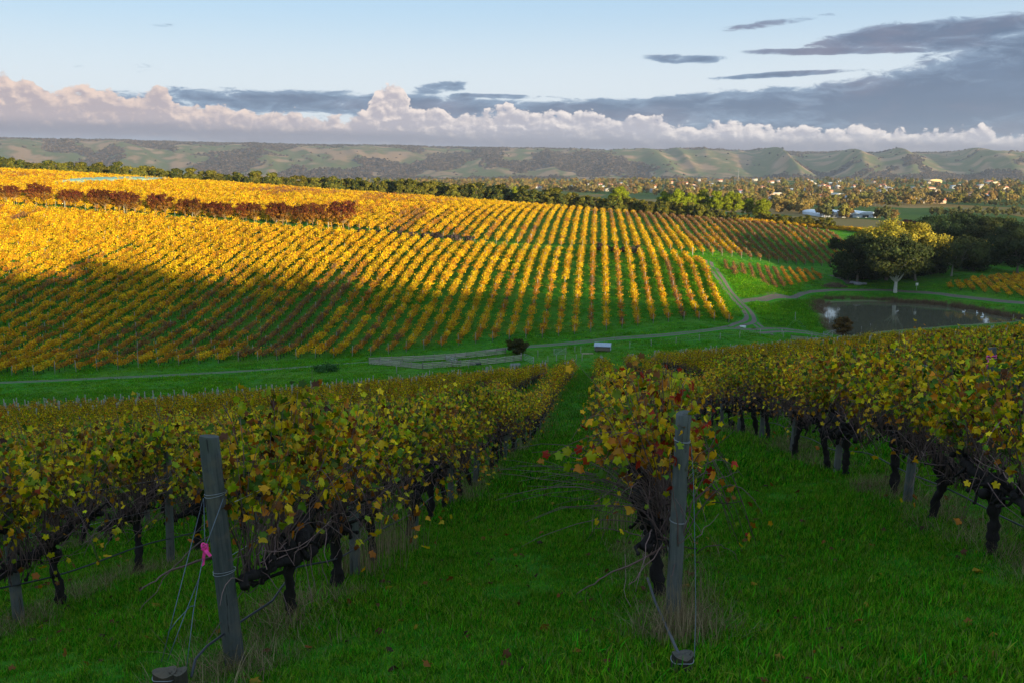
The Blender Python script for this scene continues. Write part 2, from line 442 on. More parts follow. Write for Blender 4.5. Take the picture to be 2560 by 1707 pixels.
def tag(o, label=None, cat=None, group=None, kind=None):
    if label: o['label'] = label
    if cat: o['category'] = cat
    if group: o['group'] = group
    if kind: o['kind'] = kind
    return o
def link(name, data, parent=None, loc=(0, 0, 0), rot=(0, 0, 0), scl=(1, 1, 1)):
    o = bpy.data.objects.new(name, data); COL.objects.link(o)
    o.location = loc; o.rotation_euler = rot; o.scale = scl
    if parent is not None: o.parent = parent
    return o
def thing(name, label, cat, loc=(0, 0, 0), rz=0, group=None, scl=1.0, rot=None):
    o = bpy.data.objects.new(name, None); COL.objects.link(o)
    o.empty_display_size = 0.2
    o.location = loc; o.rotation_euler = rot if rot is not None else (0, 0, rz)
    o.scale = (scl,) * 3 if np.isscalar(scl) else scl
    return tag(o, label, cat, group)
PROTO_N = [0]
def scatter(name, pts, rot, scl, idx, meshes, **tags):
    """one object whose geometry nodes place meshes on points"""
    PROTO_N[0] += 1
    coll = bpy.data.collections.new('protos_%d' % PROTO_N[0])
    for i, m in enumerate(meshes):
        coll.objects.link(bpy.data.objects.new('proto_%d_%02d' % (PROTO_N[0], i), m))
    me = bpy.data.meshes.new(name)
    n = len(pts)
    me.vertices.add(n); me.vertices.foreach_set('co', np.asarray(pts, np.float32).ravel())
    a = me.attributes.new('rot', 'FLOAT_VECTOR', 'POINT'); a.data.foreach_set('vector', np.asarray(rot, np.float32).ravel())
    s = np.asarray(scl, np.float32)
    if s.ndim == 1: s = np.repeat(s[:, None], 3, 1)
    a = me.attributes.new('scl', 'FLOAT_VECTOR', 'POINT'); a.data.foreach_set('vector', np.ascontiguousarray(s).ravel())
    a = me.attributes.new('idx', 'INT', 'POINT'); a.data.foreach_set('value', np.asarray(idx, np.int32))
    me.update()
    o = link(name, me)
    g = bpy.data.node_groups.new(name, 'GeometryNodeTree')
    g.interface.new_socket('Geometry', in_out='INPUT', socket_type='NodeSocketGeometry')
    g.interface.new_socket('Geometry', in_out='OUTPUT', socket_type='NodeSocketGeometry')
    N = g.nodes; L = g.links
    gi = N.new('NodeGroupInput'); go = N.new('NodeGroupOutput')
    ci = N.new('GeometryNodeCollectionInfo'); ci.inputs['Collection'].default_value = coll
    ci.inputs['Separate Children'].default_value = True; ci.inputs['Reset Children'].default_value = True
    ip = N.new('GeometryNodeInstanceOnPoints'); ip.inputs['Pick Instance'].default_value = True
    def na(nm, ty):
        x = N.new('GeometryNodeInputNamedAttribute'); x.data_type = ty; x.inputs['Name'].default_value = nm
        return x.outputs['Attribute']
    L.new(gi.outputs[0], ip.inputs['Points']); L.new(ci.outputs[0], ip.inputs['Instance'])
    L.new(na('idx', 'INT'), ip.inputs['Instance Index'])
    er = N.new('FunctionNodeEulerToRotation'); L.new(na('rot', 'FLOAT_VECTOR'), er.inputs[0])
    L.new(er.outputs[0], ip.inputs['Rotation']); L.new(na('scl', 'FLOAT_VECTOR'), ip.inputs['Scale'])
    L.new(ip.outputs[0], go.inputs[0])
    md = o.modifiers.new('scatter', 'NODES'); md.node_group = g
    return tag(o, kind='stuff', **tags)
def visible(P, margin=120):
    px, py = project(P)
    return (px > -margin) & (px < 2560 + margin) & (py < 1707 + margin * 2) & (P[..., 1] > 0.5)
def ordn(n):
    return '%d%s' % (n, 'th' if 10 <= n % 100 <= 20 else {1: 'st', 2: 'nd', 3: 'rd'}.get(n % 10, 'th'))

# ------------------------------------------------------------------ materials
def material(name, fn):
    m = bpy.data.materials.new(name); m.use_nodes = True
    k = NT(m.node_tree); out = k.n('ShaderNodeOutputMaterial'); fn(k, out); return m
def principled(k, out, col, rough=.8, spec=.3, bump=None, metal=0.0):
    b = k.n('ShaderNodeBsdfPrincipled')
    k.put(b.inputs['Base Color'], (*col, 1) if isinstance(col, tuple) else col)
    k.put(b.inputs['Roughness'], rough); b.inputs['Specular IOR Level'].default_value = spec
    k.put(b.inputs['Metallic'], metal)
    if bump is not None: k.put(b.inputs['Normal'], bump)
    k.t.links.new(b.outputs[0], out.inputs[0]); return b
def pos(k): return k.n('ShaderNodeNewGeometry').outputs['Position']
def objco(k): return k.n('ShaderNodeTexCoord').outputs['Object']

def leaf_mat(name, trans=.35, vary=.25, gain=1.0, patch=None, gloss=.0):
    def f(k, out):
        c = k.attr('Col')[0]
        rnd = k.n('ShaderNodeObjectInfo').outputs['Random']
        hs = k.n('ShaderNodeHueSaturation')
        k.put(hs.inputs['Hue'], k.lin(rnd, 0, 1, .5 - .018 * vary / .25, .5 + .012 * vary / .25))
        r2 = k.m('FRACT', k.mul(rnd, 7.31))
        k.put(hs.inputs['Value'], k.lin(r2, 0, 1, gain * (1 - vary), gain * (1 + vary)))
        k.put(hs.inputs['Color'], c)
        colr = hs.outputs[0]
        if patch:
            n = k.noise(pos(k), patch[0], 3, .6)
            colr = k.mix(k.mul(k.smooth(n, .45, .68), patch[2]), colr, patch[1], 'MULTIPLY')
        d = k.n('ShaderNodeBsdfDiffuse'); k.put(d.inputs[0], colr)
        t = k.n('ShaderNodeBsdfTranslucent'); k.put(t.inputs[0], colr)
        mx = k.n('ShaderNodeMixShader'); mx.inputs[0].default_value = trans
        k.t.links.new(d.outputs[0], mx.inputs[1]); k.t.links.new(t.outputs[0], mx.inputs[2])
        res = mx.outputs[0]
        if gloss:
            g = k.n('ShaderNodeBsdfGlossy'); g.inputs['Roughness'].default_value = .45
            m2 = k.n('ShaderNodeMixShader'); m2.inputs[0].default_value = gloss
            k.t.links.new(res, m2.inputs[1]); k.t.links.new(g.outputs[0], m2.inputs[2]); res = m2.outputs[0]
        k.t.links.new(res, out.inputs[0])
    return material(name, f)
M = {}
M['vine_leaf'] = leaf_mat('vine_leaf', .30, .20, 1.12, None, .018)
M['hill_leaf'] = leaf_mat('hill_leaf', .30, .22, 1.0)
M['tree_leaf'] = leaf_mat('tree_leaf', .25, .18)
M['far_leaf'] = leaf_mat('far_leaf', .12, .35)
M['grass'] = leaf_mat('grass_blade', .35, .48)
M['dry'] = leaf_mat('dry_grass_blade', .25, .20)
def _bark(k, out):
    o = objco(k); s = k.n('ShaderNodeMapping'); k.put(s.inputs[0], o); s.inputs['Scale'].default_value = (22, 22, 3.5)
    n = k.noise(s.outputs[0], 1.0, 5, .65, .4)
    c = k.mix(n, (.006, .005, .005), (.046, .037, .033))
    c = k.mix(1.0, c, k.attr('Col')[0], 'MULTIPLY')
    principled(k, out, c, .92, .15, k.bump(n, .9, .02))
M['vine_bark'] = material('vine_bark', _bark)
def _cane(k, out):
    n = k.noise(objco(k), 14, 3)
    c = k.mix(1.0, k.mix(n, (.055, .034, .030), (.20, .13, .108)), k.attr('Col')[0], 'MULTIPLY')
    principled(k, out, c, .7, .3)
M['cane'] = material('vine_cane', _cane)
def _post(k, out):
    o = objco(k); s = k.n('ShaderNodeMapping'); k.put(s.inputs[0], o); s.inputs['Scale'].default_value = (30, 30, 1.6)
    n = k.noise(s.outputs[0], 1.0, 6, .7, .25)
    n2 = k.noise(o, 5.0, 4, .6)
    crack = k.smooth(n, .60, .66)
    rnd = k.n('ShaderNodeObjectInfo').outputs['Random']
    c = k.mix(k.smooth(n, .3, .7), (.055, .066, .070), (.16, .17, .158))
    c = k.mix(k.smooth(n2, .45, .7), c, (.10, .118, .095))
    c = k.mix(k.mul(k.smooth(n2, .5, .32), .6), c, (.20, .17, .12))
    c = k.mix(crack, c, (.03, .03, .03))
    c = k.mix(k.mul(rnd, .40), c, (.19, .17, .14))
    c = k.mix(1.0, c, k.attr('Col')[0], 'MULTIPLY')
    principled(k, out, c, .85, .25, k.bump(k.sub(n, k.mul(crack, .8)), .7, .012))
M['post'] = material('weathered_post', _post)
def _tbark(k, out):
    o = objco(k); n = k.noise(o, 2.2, 5, .65, .6)
    c = k.mix(n, (.55, .55, .55), (1.15, 1.12, 1.08))
    c = k.mix(1.0, k.attr('Col')[0], c, 'MULTIPLY')
    principled(k, out, c, .85, .2, k.bump(n, .5, .05))
M['bark'] = material('tree_bark', _tbark)
def _plain(name, rough=.7, spec=.3, metal=0.0, nz=0.0, ns=8.0, bmp=0.0):
    def f(k, out):
        c = k.attr('Col')[0]; b = None
        if nz:
            n = k.noise(objco(k), ns, 5, .65)
            c = k.mix(1.0, c, k.mix(n, (1 - nz,) * 3, (1 + nz,) * 3), 'MULTIPLY')
            if bmp: b = k.bump(n, bmp, .02)
        principled(k, out, c, rough, spec, b, metal)
    M[name] = material(name, f)
_plain('timber', .85, .2, 0, .5, 6.0, .4)
_plain('roofing', .6, .3, 0, .25, .6)
_plain('walling', .85, .2, 0, .2, .7)
_plain('wire', .45, .5, .85)
_plain('hose', .5, .4, 0, .2, 20)
_plain('ribbon', .55, .3)
_plain('sheet_metal', .42, .5, .35, .3, 2.5, .1)
_plain('stone', .9, .2, 0, .5, 3.0, .4)
_plain('feather', .8, .2)
_plain('netting', .8, .1, 0, .4, .4)
# ------------------------------------------------------------------ ground
def axis(segs):
    out = []
    for a, b, s in segs: out.append(np.arange(a, b, s))
    return np.concatenate(out)
def geo(a, b, r):
    o = [a]; s = a * 0.01
    while o[-1] < b: s *= r; o.append(o[-1] + s)
    return np.array(o)
def build_ground():
    ys = np.concatenate([axis([(-320, -20, 10), (-20, 0, 1.5), (0, 30, .35), (30, 120, 1.0), (120, 480, 2.0)]), geo(480, 24000, 1.075)])
    xp = np.concatenate([axis([(0, 22, .45), (22, 130, 1.6), (130, 360, 3.2)]), geo(360, 16000, 1.09)])
    xs = np.concatenate([-xp[:0:-1], xp])
    X, Y = np.meshgrid(xs, ys)
    Z = height(X, Y)
    near = (1 - sstep(40, 140, np.hypot(X, Y)))
    Z = Z + near * ((fbm(X * 1.3, Y * 1.3, 5) - .47) * .10 + (fbm(X * .35, Y * .35, 6) - .47) * .16)
    mid = sstep(60, 140, np.hypot(X, Y)) * (1 - sstep(420, 700, np.hypot(X, Y)))
    Z = Z + mid * (fbm(X * .22, Y * .22, 7) - .47) * .25 * sstep(2, 8, poly_sdist(PONDW, X, Y))
    ny, nx = X.shape
    i = np.arange(ny - 1)[:, None] * nx + np.arange(nx - 1)[None]
    Q = np.stack([i, i + 1, i + nx + 1, i + nx], -1).reshape(-1, 4)
    # R: bare earth, G: dry straw colour and avenue shade strip, B: distance to the open country beyond the hill
    r = np.zeros(X.shape); g = np.zeros(X.shape); b = np.zeros(X.shape)
    sd = poly_sdist(PONDW, X, Y)
    r = np.maximum(r, 1 - sstep(.2, 1.0 + 2.2 * fbm(X * .3, Y * .3, 2), sd))
    left = 1 - sstep(3, 13, np.hypot(X - 72, Y - 215)); r = np.maximum(r, left * sstep(.4, .6, fbm(X * .4, Y * .4, 9)))
    p = hit(1893, 713); r = np.maximum(r, (1 - sstep(2., 5.5, np.hypot((X - p[0]) * .55, (Y - p[1]) * 1.2))) * .9)
    # brown-grey strip along the avenue, its shade painted into the grass
    a0 = hit(-200, 500); a1 = hit(900, 581)
    t = ((X - a0[0]) * (a1[0] - a0[0]) + (Y - a0[1]) * (a1[1] - a0[1])) / ((a1[0] - a0[0]) ** 2 + (a1[1] - a0[1]) ** 2)
    dl = np.hypot(X - a0[0] - t * (a1[0] - a0[0]), Y - a0[1] - t * (a1[1] - a0[1]))
    g = np.maximum(g, (1 - sstep(2, 6, dl)) * (1 - sstep(.55, .95, t)) * .8)
    b = sstep(0, 60, Y - np.interp(X, [-400, -250, -80, 36, 118, 160, 400], [520, 490, 430, 405, 360, 400, 420]))
    # slightly yellowed grass on the upper golden hill
    g = np.maximum(g, .35 * sstep(230, 330, Y) * (1 - sstep(0, 80, X + 20)))
    mb = MB(); mb.add(np.stack([X, Y, Z], -1).reshape(-1, 3), Q, None, np.stack([r, g, b], -1).reshape(-1, 3))
    def f(k, out):
        P = pos(k); c = k.sep(k.attr('Col')[1])
        n1 = k.noise(P, .9, 5, .6); n2 = k.noise(P, .09, 4, .6); n3 = k.noise(P, 7.0, 4, .6)
        gr = k.mix(k.smooth(n1, .3, .7), (.022, .135, .005), (.060, .23, .012))
        gr = k.mix(k.mul(k.smooth(n2, .42, .72), .65), gr, (.13, .22, .022))
        gr = k.mix(k.mul(k.smooth(n3, .55, .75), .35), gr, (.016, .05, .007))
        dry = k.mix(n1, (.10, .075, .035), (.20, .15, .06))
        gr = k.mix(k.m('MULTIPLY', c[1], k.smooth(n3, .25, .7)), gr, dry)  # straw tone, also used for the painted shade strip by the avenue
        mud = k.mix(n1, (.10, .075, .055), (.26, .20, .15))
        gr = k.mix(k.m('MULTIPLY', c[0], k.smooth(n3, .2, .55)), gr, mud)
        # open country: paddocks, plough and vineyards
        mp = k.n('ShaderNodeMapping'); k.put(mp.inputs[0], P); mp.inputs['Scale'].default_value = (.0095, .0048, 0); mp.inputs['Rotation'].default_value = (0, 0, .35)
        vc = k.voro(mp.outputs[0], 1.0, 0, .5, 'F1', 'Color')
        vr = k.sep(vc)[0]
        fld = k.ramp(vr, [(0, (.07, .13, .02)), (.22, (.28, .17, .035)), (.40, (.30, .20, .07)), (.55, (.07, .12, .025)), (.68, (.22, .17, .06)), (.82, (.13, .16, .035))], 'CONSTANT')
        mq = k.n('ShaderNodeMapping'); k.put(mq.inputs[0], P); mq.inputs['Scale'].default_value = (.02, .007, 0)
        fld = k.mix(.6, fld, k.mix(k.noise(mq.outputs[0], 1.0, 4, .6), (.45, .45, .5), (1.35, 1.35, 1.3)), 'MULTIPLY')
        gr = k.mix(c[2], gr, fld)
        h = k.add(k.mul(n1, .5), k.mul(n3, .5))
        principled(k, out, gr, .95, .08, k.bump(h, .7, .12))
    o = link('ground', mb.build('ground', material('ground', f), True)); tag(o, kind='structure')
build_ground()

def smooth_path(pts, step=1.2):
    P = np.array(pts, float)[:, :2]
    # Catmull-Rom
    out = []
    n = len(P)
    for i in range(n - 1):
        p0 = P[max(i - 1, 0)]; p1 = P[i]; p2 = P[i + 1]; p3 = P[min(i + 2, n - 1)]
        m = max(2, int(np.linalg.norm(p2 - p1) / step))
        for t in np.arange(m) / m:
            out.append(.5 * ((2 * p1) + (-p0 + p2) * t + (2 * p0 - 5 * p1 + 4 * p2 - p3) * t ** 2 + (-p0 + 3 * p1 - 3 * p2 + p3) * t ** 3))
    out.append(P[-1]); return np.array(out)
def _track(k, out):
    P = pos(k); c = k.sep(k.attr('Col')[1])
    n1 = k.noise(P, 1.1, 5, .65); n2 = k.noise(P, 5.0, 4, .6)
    grav = k.mix(n1, (.10, .082, .066), (.21, .175, .145))
    gr = k.mix(n1, (.018, .145, .005), (.045, .26, .011))
    f = k.smooth(k.add(c[0], k.mul(k.sub(k.mul(k.add(n1, n2), .5), .5), 1.3)), .42, .58)
    principled(k, out, k.mix(f, grav, gr), .95, .1, k.bump(n2, .6, .05))
M['track'] = material('gravel_track', _track)
TRACKS = []
def build_track(name, pixels, width=3.0, grassy=.5):
    P = smooth_path([hit(*p) for p in pixels]); TRACKS.append(P)
    T = np.gradient(P, axis=0); T /= np.linalg.norm(T, axis=1, keepdims=True); Nn = np.stack([-T[:, 1], T[:, 0]], 1)
    prof = np.array([-.72, -.56, -.48, -.36, -.22, -.10, 0, .10, .22, .36, .48, .56, .72])
    gcol = np.array([1, .95, .5, 0, 0, grassy, grassy + .1, grassy, 0, 0, .5, .95, 1])
    n, m = len(P), len(prof)
    s = np.arange(n) * .35
    wv = width * (1 + .18 * (vnoise(s, s * 0, 4) - .5))
    off = (vnoise(s * .5, s * 0 + 3, 9) - .5) * .5
    XY = P[:, None] + Nn[:, None] * (prof[None, :, None] * wv[:, None, None] + off[:, None, None])
    Z = height(XY[..., 0], XY[..., 1]) + .14
    Z[:, [0, -1]] -= .2
    i = np.arange(n - 1)[:, None] * m + np.arange(m - 1)[None]
    Q = np.stack([i, i + m, i + m + 1, i + 1], -1).reshape(-1, 4)
    c = np.repeat(np.tile(gcol, (n, 1)).reshape(-1, 1), 3, 1)
    mb = MB(); mb.add(np.dstack([XY, Z]).reshape(-1, 3), Q, None, c)
    tag(link(name, mb.build(name, M['track'], True)), kind='structure')
build_track('track', [(-160, 968), (0, 958), (300, 945), (600, 930), (925, 906), (1284, 871), (1500, 852), (1698, 836), (1800, 824), (1850, 814), (1874, 800), (1869, 780), (1839, 751), (1812, 713), (1785, 675), (1769, 653)], 2.5, .56)
build_track('track', [(1836, 824), (1930, 826), (2010, 832), (2070, 842)], 2.6, .75)
build_track('track', [(1880, 803), (1905, 822), (1925, 838)], 2.4, .8)
build_track('path', [(1845, 757), (1890, 750), (1950, 742), (2010, 735), (2060, 729), (2110, 727), (2180, 727), (2250, 730), (2350, 737), (2450, 748), (2560, 759), (2640, 768)], 1.7, .35)
build_track('path', [(2078, 690), (2100, 696), (2118, 703), (2130, 712)], 2.6, .2)

# ------------------------------------------------------------------ dam water
def build_water():
    c = PONDW.mean(0); P = c + (PONDW - c) * 1.12
    ring = smooth_path(np.vstack([P, P[:1]]), 2.0)[:-1]
    V = np.column_stack([np.vstack([c[None], ring]), np.full(len(ring) + 1, WATER)])
    n = len(ring); T = [[0, 1 + i, 1 + (i + 1) % n] for i in range(n)]
    def f(k, out):
        mp = k.n('ShaderNodeMapping'); k.put(mp.inputs[0], pos(k)); mp.inputs['Scale'].default_value = (1.0, .35, 1)
        n = k.noise(mp.outputs[0], 2.4, 3, .5)
        n2 = k.noise(pos(k), .12, 2, .5)
        b = principled(k, out, (.105, .096, .060), k.lin(n2, .3, .7, .02, .09), .5, k.bump(n, .04, .02))
        b.inputs['IOR'].default_value = 1.33
    mb = MB(); mb.add(V, None, T)
    tag(link('dam_water', mb.build('dam_water', material('dam_water', f), True)), kind='structure')
build_water()
# ------------------------------------------------------------------ leaf templates
def fan(outline, zc=0.0, zf=None):
    o = np.array(outline, float); n = len(o)
    z = np.zeros(n) if zf is None else np.array([zf(*p) for p in o])
    V = np.vstack([[0, o[:, 1].mean() * .7, zc], np.column_stack([o, z])])
    return V, [[0, 1 + i, 1 + (i + 1) % n] for i in range(n)]
VLEAF = []
for _i in range(22):
    _t = -PI / 2 + 2 * PI * _i / 22
    _r = .53 * (1 + .20 * math.cos(5 * (_t - PI / 2))) * (1.07 if _i % 2 else .92)
    if _i == 0: _r *= .5
    VLEAF.append((_r * math.cos(_t) * 1.05, .45 + _r * math.sin(_t)))
def _lf(a, b, c): return fan(VLEAF, .06, lambda x, y: -.35 * abs(x) * a - b * y * y + c * math.sin(x * 7 + y * 5))
LEAF_HI = [_lf(.6, .2, .05), _lf(1.3, .3, .06), _lf(.2, -.25, .07), _lf(1.9, .6, .05), _lf(2.6, -.4, .08)]
LEAF_MID = fan([(0, 0), (.45, .0), (.52, .5), (0, .95), (-.52, .5), (-.45, .0)], .08, lambda x, y: -.3 * abs(x) - .1 * y)
LEAF_LO = (np.array([[-.5, 0, 0], [.5, .05, .06], [.42, .9, -.05], [-.45, .85, .05]], float), [[0, 1, 2], [0, 2, 3]])
PAL = np.array([(.19, .27, .005), (.36, .34, .005), (.60, .43, .006), (.64, .34, .007), (.075, .17, .007), (.04, .10, .007), (.42, .16, .008), (.19, .07, .010), (.34, .035, .010), (.11, .045, .014)])
W_GREEN = np.array([.17, .18, .18, .08, .10, .08, .10, .07, .00, .04])
W_YEL = np.array([.07, .15, .27, .16, .04, .03, .14, .09, .00, .05])
W_RED = np.array([.12, .18, .16, .10, .05, .03, .14, .08, .11, .03])
def pick_cols(n, w, jit=.32):
    c = PAL[RNG.choice(len(PAL), n, p=w / w.sum())]
    return np.clip(c * (1 + RNG.normal(size=(n, 1)) * jit), .004, .9)

# ------------------------------------------------------------------ grape vine variants (row along local y, 1.8 m long)
def vine_meshes(seed, nleaf, ncane, tmpl, w, lsize=.115, spread=1.0, sides=4, droop=.12, red=False):
    global RNG
    RNG = np.random.default_rng(seed); R = RNG
    # trunk
    tr = MB(); m = 13
    t = np.linspace(0, 1, m); bx, by = R.normal(0, .03, 2), R.normal(0, .035, 2)
    path = np.column_stack([bx[0] * np.sin(t * 5) + bx[1] * t * 2 * t, by[0] * np.sin(t * 4 + 1) + by[1] * t * 2, -.15 + t * .87])
    rad = (.058 - .014 * t) * (1 + .35 * (vnoise(t * 7, t * 0 + seed, seed) - .4)); rad[-2:] *= 1.25; rad[:2] *= 1.15
    path = np.column_stack([np.interp(np.linspace(0, 1, 25), t, path[:, c]) for c in range(3)]); rad = np.interp(np.linspace(0, 1, 25), t, rad) * (1 + .25 * R.normal(0, .4, 25))
    tr.tubes(path, rad, 12); tr.gnarl(.045, 13, seed)
    h = path[-1]
    for i in range(5):
        tr.lump(h + R.normal(0, .045, 3), R.uniform(.05, .085), 1, .35, seed=seed + i)
    # cordon arms
    co = MB()
    for s in (-1, 1):
        t = np.linspace(0, 1, 12)
        p = np.column_stack([h[0] + R.normal(0, .03, 12) + .04 * np.sin(t * 6 + s), h[1] + s * t * .93, h[2] + .02 + .07 * np.sin(t * 2.2) + R.normal(0, .018, 12)])
        co.tubes(p, (.042 - .018 * t) * (1 + .6 * R.random(12)), 8); co.gnarl(.03, 16, seed)
        for i in range(7):
            q = p[R.integers(1, 11)]; co.lump(q + R.normal(0, .02, 3) + [0, 0, .02], R.uniform(.022, .055), 0, .35, seed=seed + i)
        for i in range(13):    # short gnarled spurs
            q = p[R.integers(0, 11)]; e = q + np.array([R.normal(0, .11), R.normal(0, .10), R.uniform(-.16, .20)])
            co.tubes(np.array([q, (q + e) / 2 + R.normal(0, .03, 3), e]), [.020, .017, .011], 5); co.gnarl(.02, 22, seed + i)
            co.lump(e, R.uniform(.014, .030), 0, .4, seed=seed + i)
    # canes
    ca = MB(); mpt = 9; t = np.linspace(0, 1, mpt)
    n = ncane
    y0 = R.uniform(-.92, .92, n); x0 = R.normal(0, .05, n)
    z0 = h[2] + .03 + R.normal(0, .05, n)
    hh = R.uniform(.58, 1.20, n) * np.where(R.random(n) < .05, 1.2, 1.0); lx = R.normal(0, .26 * spread, n); ly = R.normal(0, .22, n)
    dr = (R.random(n) < droop)
    X = x0[:, None] + lx[:, None] * t ** 1.4 + R.normal(0, .012, (n, mpt)).cumsum(1)
    Yy = y0[:, None] + ly[:, None] * t + R.normal(0, .012, (n, mpt)).cumsum(1)
    Z = z0[:, None] + hh[:, None] * t
    sx = np.sign(lx + 1e-6)
    X = np.where(dr[:, None], x0[:, None] + sx[:, None] * R.uniform(.35, .85, n)[:, None] * t * spread, X)
    Z = np.where(dr[:, None], z0[:, None] + R.uniform(.35, .75, n)[:, None] * np.sin(t * PI * R.uniform(.75, 1.15, n)[:, None]), Z)
    P = np.dstack([X, Yy, Z])
    rad = np.outer(R.uniform(.0042, .0072, n), 1 - .65 * t)
    cc = np.outer(R.uniform(.55, 1.5, n), [1, 1, 1]) * np.array([1.0, .95, .98])
    ca.tubes(P, rad, sides, cc)
    # tangle of old canes running along the row under the leaves
    nt = int(ncane * .55); t2 = np.linspace(0, 1, 7)
    ya = R.uniform(-.95, .95, nt); zt = h[2] + R.uniform(-.05, .42, nt); dirn = R.choice([-1, 1], nt)
    TP = np.dstack([(R.normal(0, .13, nt)[:, None] + R.normal(0, .16, nt)[:, None] * t2), ya[:, None] + dirn[:, None] * R.uniform(.3, .8, nt)[:, None] * t2, zt[:, None] + R.normal(0, .16, nt)[:, None] * t2 + R.uniform(-.1, .15, nt)[:, None] * np.sin(t2 * PI)])
    ca.tubes(TP + R.normal(0, .012, TP.shape).cumsum(1), np.outer(R.uniform(.003, .006, nt), 1 - .5 * t2), sides, np.outer(R.uniform(.6, 1.9, nt), [1, .92, .95]))
    # leaves along the canes
    le = MB()
    up_ = ~dr; wgt = np.where(up_, (hh - .45) ** 1.2, 0); wgt = np.where(wgt > 0, wgt, .01); wgt[dr] = wgt[up_].mean() * .35
    k = R.choice(n, nleaf, p=wgt / wgt.sum())
    tmin = np.clip((1.30 + R.normal(0, .09, nleaf) - z0[k]) / hh[k], .25, .93)
    tt = np.clip(tmin + (1 - tmin) * R.beta(1.25, 1.15, nleaf), .1, .99)
    low_ = R.random(nleaf) < .05; tt = np.where(low_, R.uniform(.3, .9, nleaf), tt)
    ii = np.minimum((tt * (mpt - 1)).astype(int), mpt - 2); fr = tt * (mpt - 1) - ii
    C = P[k, ii] * (1 - fr)[:, None] + P[k, ii + 1] * fr[:, None]
    off = R.normal(size=(nleaf, 3)) * [.085 * spread, .07, .055]
    C = C + off
    nr = R.normal(size=(nleaf, 3)) * .75 + np.column_stack([np.sign(C[:, 0]) * .6, np.zeros(nleaf), np.full(nleaf, .45)])
    up = R.normal(size=(nleaf, 3)) * .5 + [0, 0, -1.0]
    sz = lsize * R.uniform(.6, 1.25, nleaf)
    cols = pick_cols(nleaf, w)
    low = C[:, 2] < 1.25       # lowest leaves turn first
    turn = low & (R.random(nleaf) < .5); cols[turn] = PAL[R.choice([3, 6, 7, 2], int(turn.sum()))] * .9
    tl = tmpl if isinstance(tmpl, list) else [tmpl]
    sel = R.integers(0, len(tl), nleaf)
    for q, (tv, ti) in enumerate(tl):
        s = sel == q; le.leaves(C[s], nr[s], sz[s], tv, ti, cols[s], up[s])
    return dict(trunk=tr.build('vine_trunk', M['vine_bark'], True), cordon=co.build('vine_cordon', M['vine_bark'], True),
                canes=ca.build('vine_canes', M['cane'], True), foliage=le.build('vine_foliage', M['vine_leaf']),
                pts=C, nrm=nr, cols=cols, raw=(tr, co, ca, le))
HI = [vine_meshes(100 + i, 1080, 110, LEAF_HI, W_GREEN if i % 2 else (W_GREEN + W_YEL) / 2, .058, 1.0, 5, .14) for i in range(6)]
MIDV = [vine_meshes(200 + i, 520, 100, LEAF_MID, (W_GREEN + W_YEL) / 2 if i % 2 else W_YEL, .078, 1.05, 3, .10) for i in range(5)]
HERO_RED = vine_meshes(301, 700, 120, LEAF_HI, W_RED, .058, .9, 5, .25, True)
HERO_RED2 = vine_meshes(302, 950, 105, LEAF_HI, (W_RED + W_GREEN) / 2, .058, 1.0, 5, .15, True)

# ------------------------------------------------------------------ where the rows stand
ROWK = 0.0885                        # rows run almost straight away, drifting right
ROW_ANG = -math.atan(ROWK)
BASE_L = hit(588, 1662); BASE_R = hit(1681, 1552)
SP = (BASE_R[0] - BASE_L[0]) - ROWK * (BASE_R[1] - BASE_L[1])     # row spacing measured across x
def row_x(k, y): return BASE_L[0] + SP * k + ROWK * (y - BASE_L[1])
def row_end(k): return BASE_L[1] + (BASE_R[1] - BASE_L[1]) * k
FIELD = np.array([hit(-700, 1200)[:2] * 0 + (-75, 20), (-75, 98), (-56, 101), (-20, 108), (11, 117), (33, 126), (50, 128), (75, 122), (90, 112), (90, 20)])
VSP, PSP = 1.75, 3.5
vines = []; posts = []
for k in range(-22, 24):
    y0 = row_end(k) if -3 < k < 4 else max(3.0, row_end(k))
    ys = np.arange(y0 + (1.12 if k == 0 else .80), 135, VSP)
    xs = row_x(k, ys)
    ok = (poly_sdist(FIELD, xs, ys) < 0) | (ys < 22)
    P = np.column_stack([xs, ys, height(xs, ys)])
    vis = visible(P + [0, 0, 1.2], 260)
    for j in np.where(ok & vis)[0]: vines.append((k, int(j), *P[j]))
    yp = np.arange(y0 + PSP, 135, PSP); xp = row_x(k, yp)
    P = np.column_stack([xp, yp, height(xp, yp)])
    ok = ((poly_sdist(FIELD, xp, yp) < 0) | (yp < 22)) & visible(P + [0, 0, 1.2], 100)
    for j in np.where(ok)[0]: posts.append((k, int(j), *P[j]))
vines.sort(key=lambda v: v[2] ** 2 + v[3] ** 2 + v[4] ** 2)
posts.sort(key=lambda v: v[2] ** 2 + v[3] ** 2 + v[4] ** 2)
ROWNAME = {0: 'row behind the ribboned leaning post', 1: 'row behind the red-leaved end post', 2: 'first row right of the red-leaved post',
           -1: 'first row left of the ribboned post', -2: 'second row left of the ribboned post', 3: 'second row right of the red-leaved post'}
def rowname(k):
    if k in ROWNAME: return ROWNAME[k]
    return '%s row left of the ribboned post' % ordn(-k) if k < 0 else '%s row right of the red-leaved post' % ordn(k - 1)
LEAFOBJ = []
for i, c in enumerate(PAL[[0, 1, 2, 4, 6, 8, 3, 7]]):
    tv, ti = LEAF_HI[i % 5]; LEAFOBJ.append(MB().add(tv, None, ti, c).build('vine_leaf', M['vine_leaf']))
NEAR = vines[:300]
rr = np.random.default_rng(55)
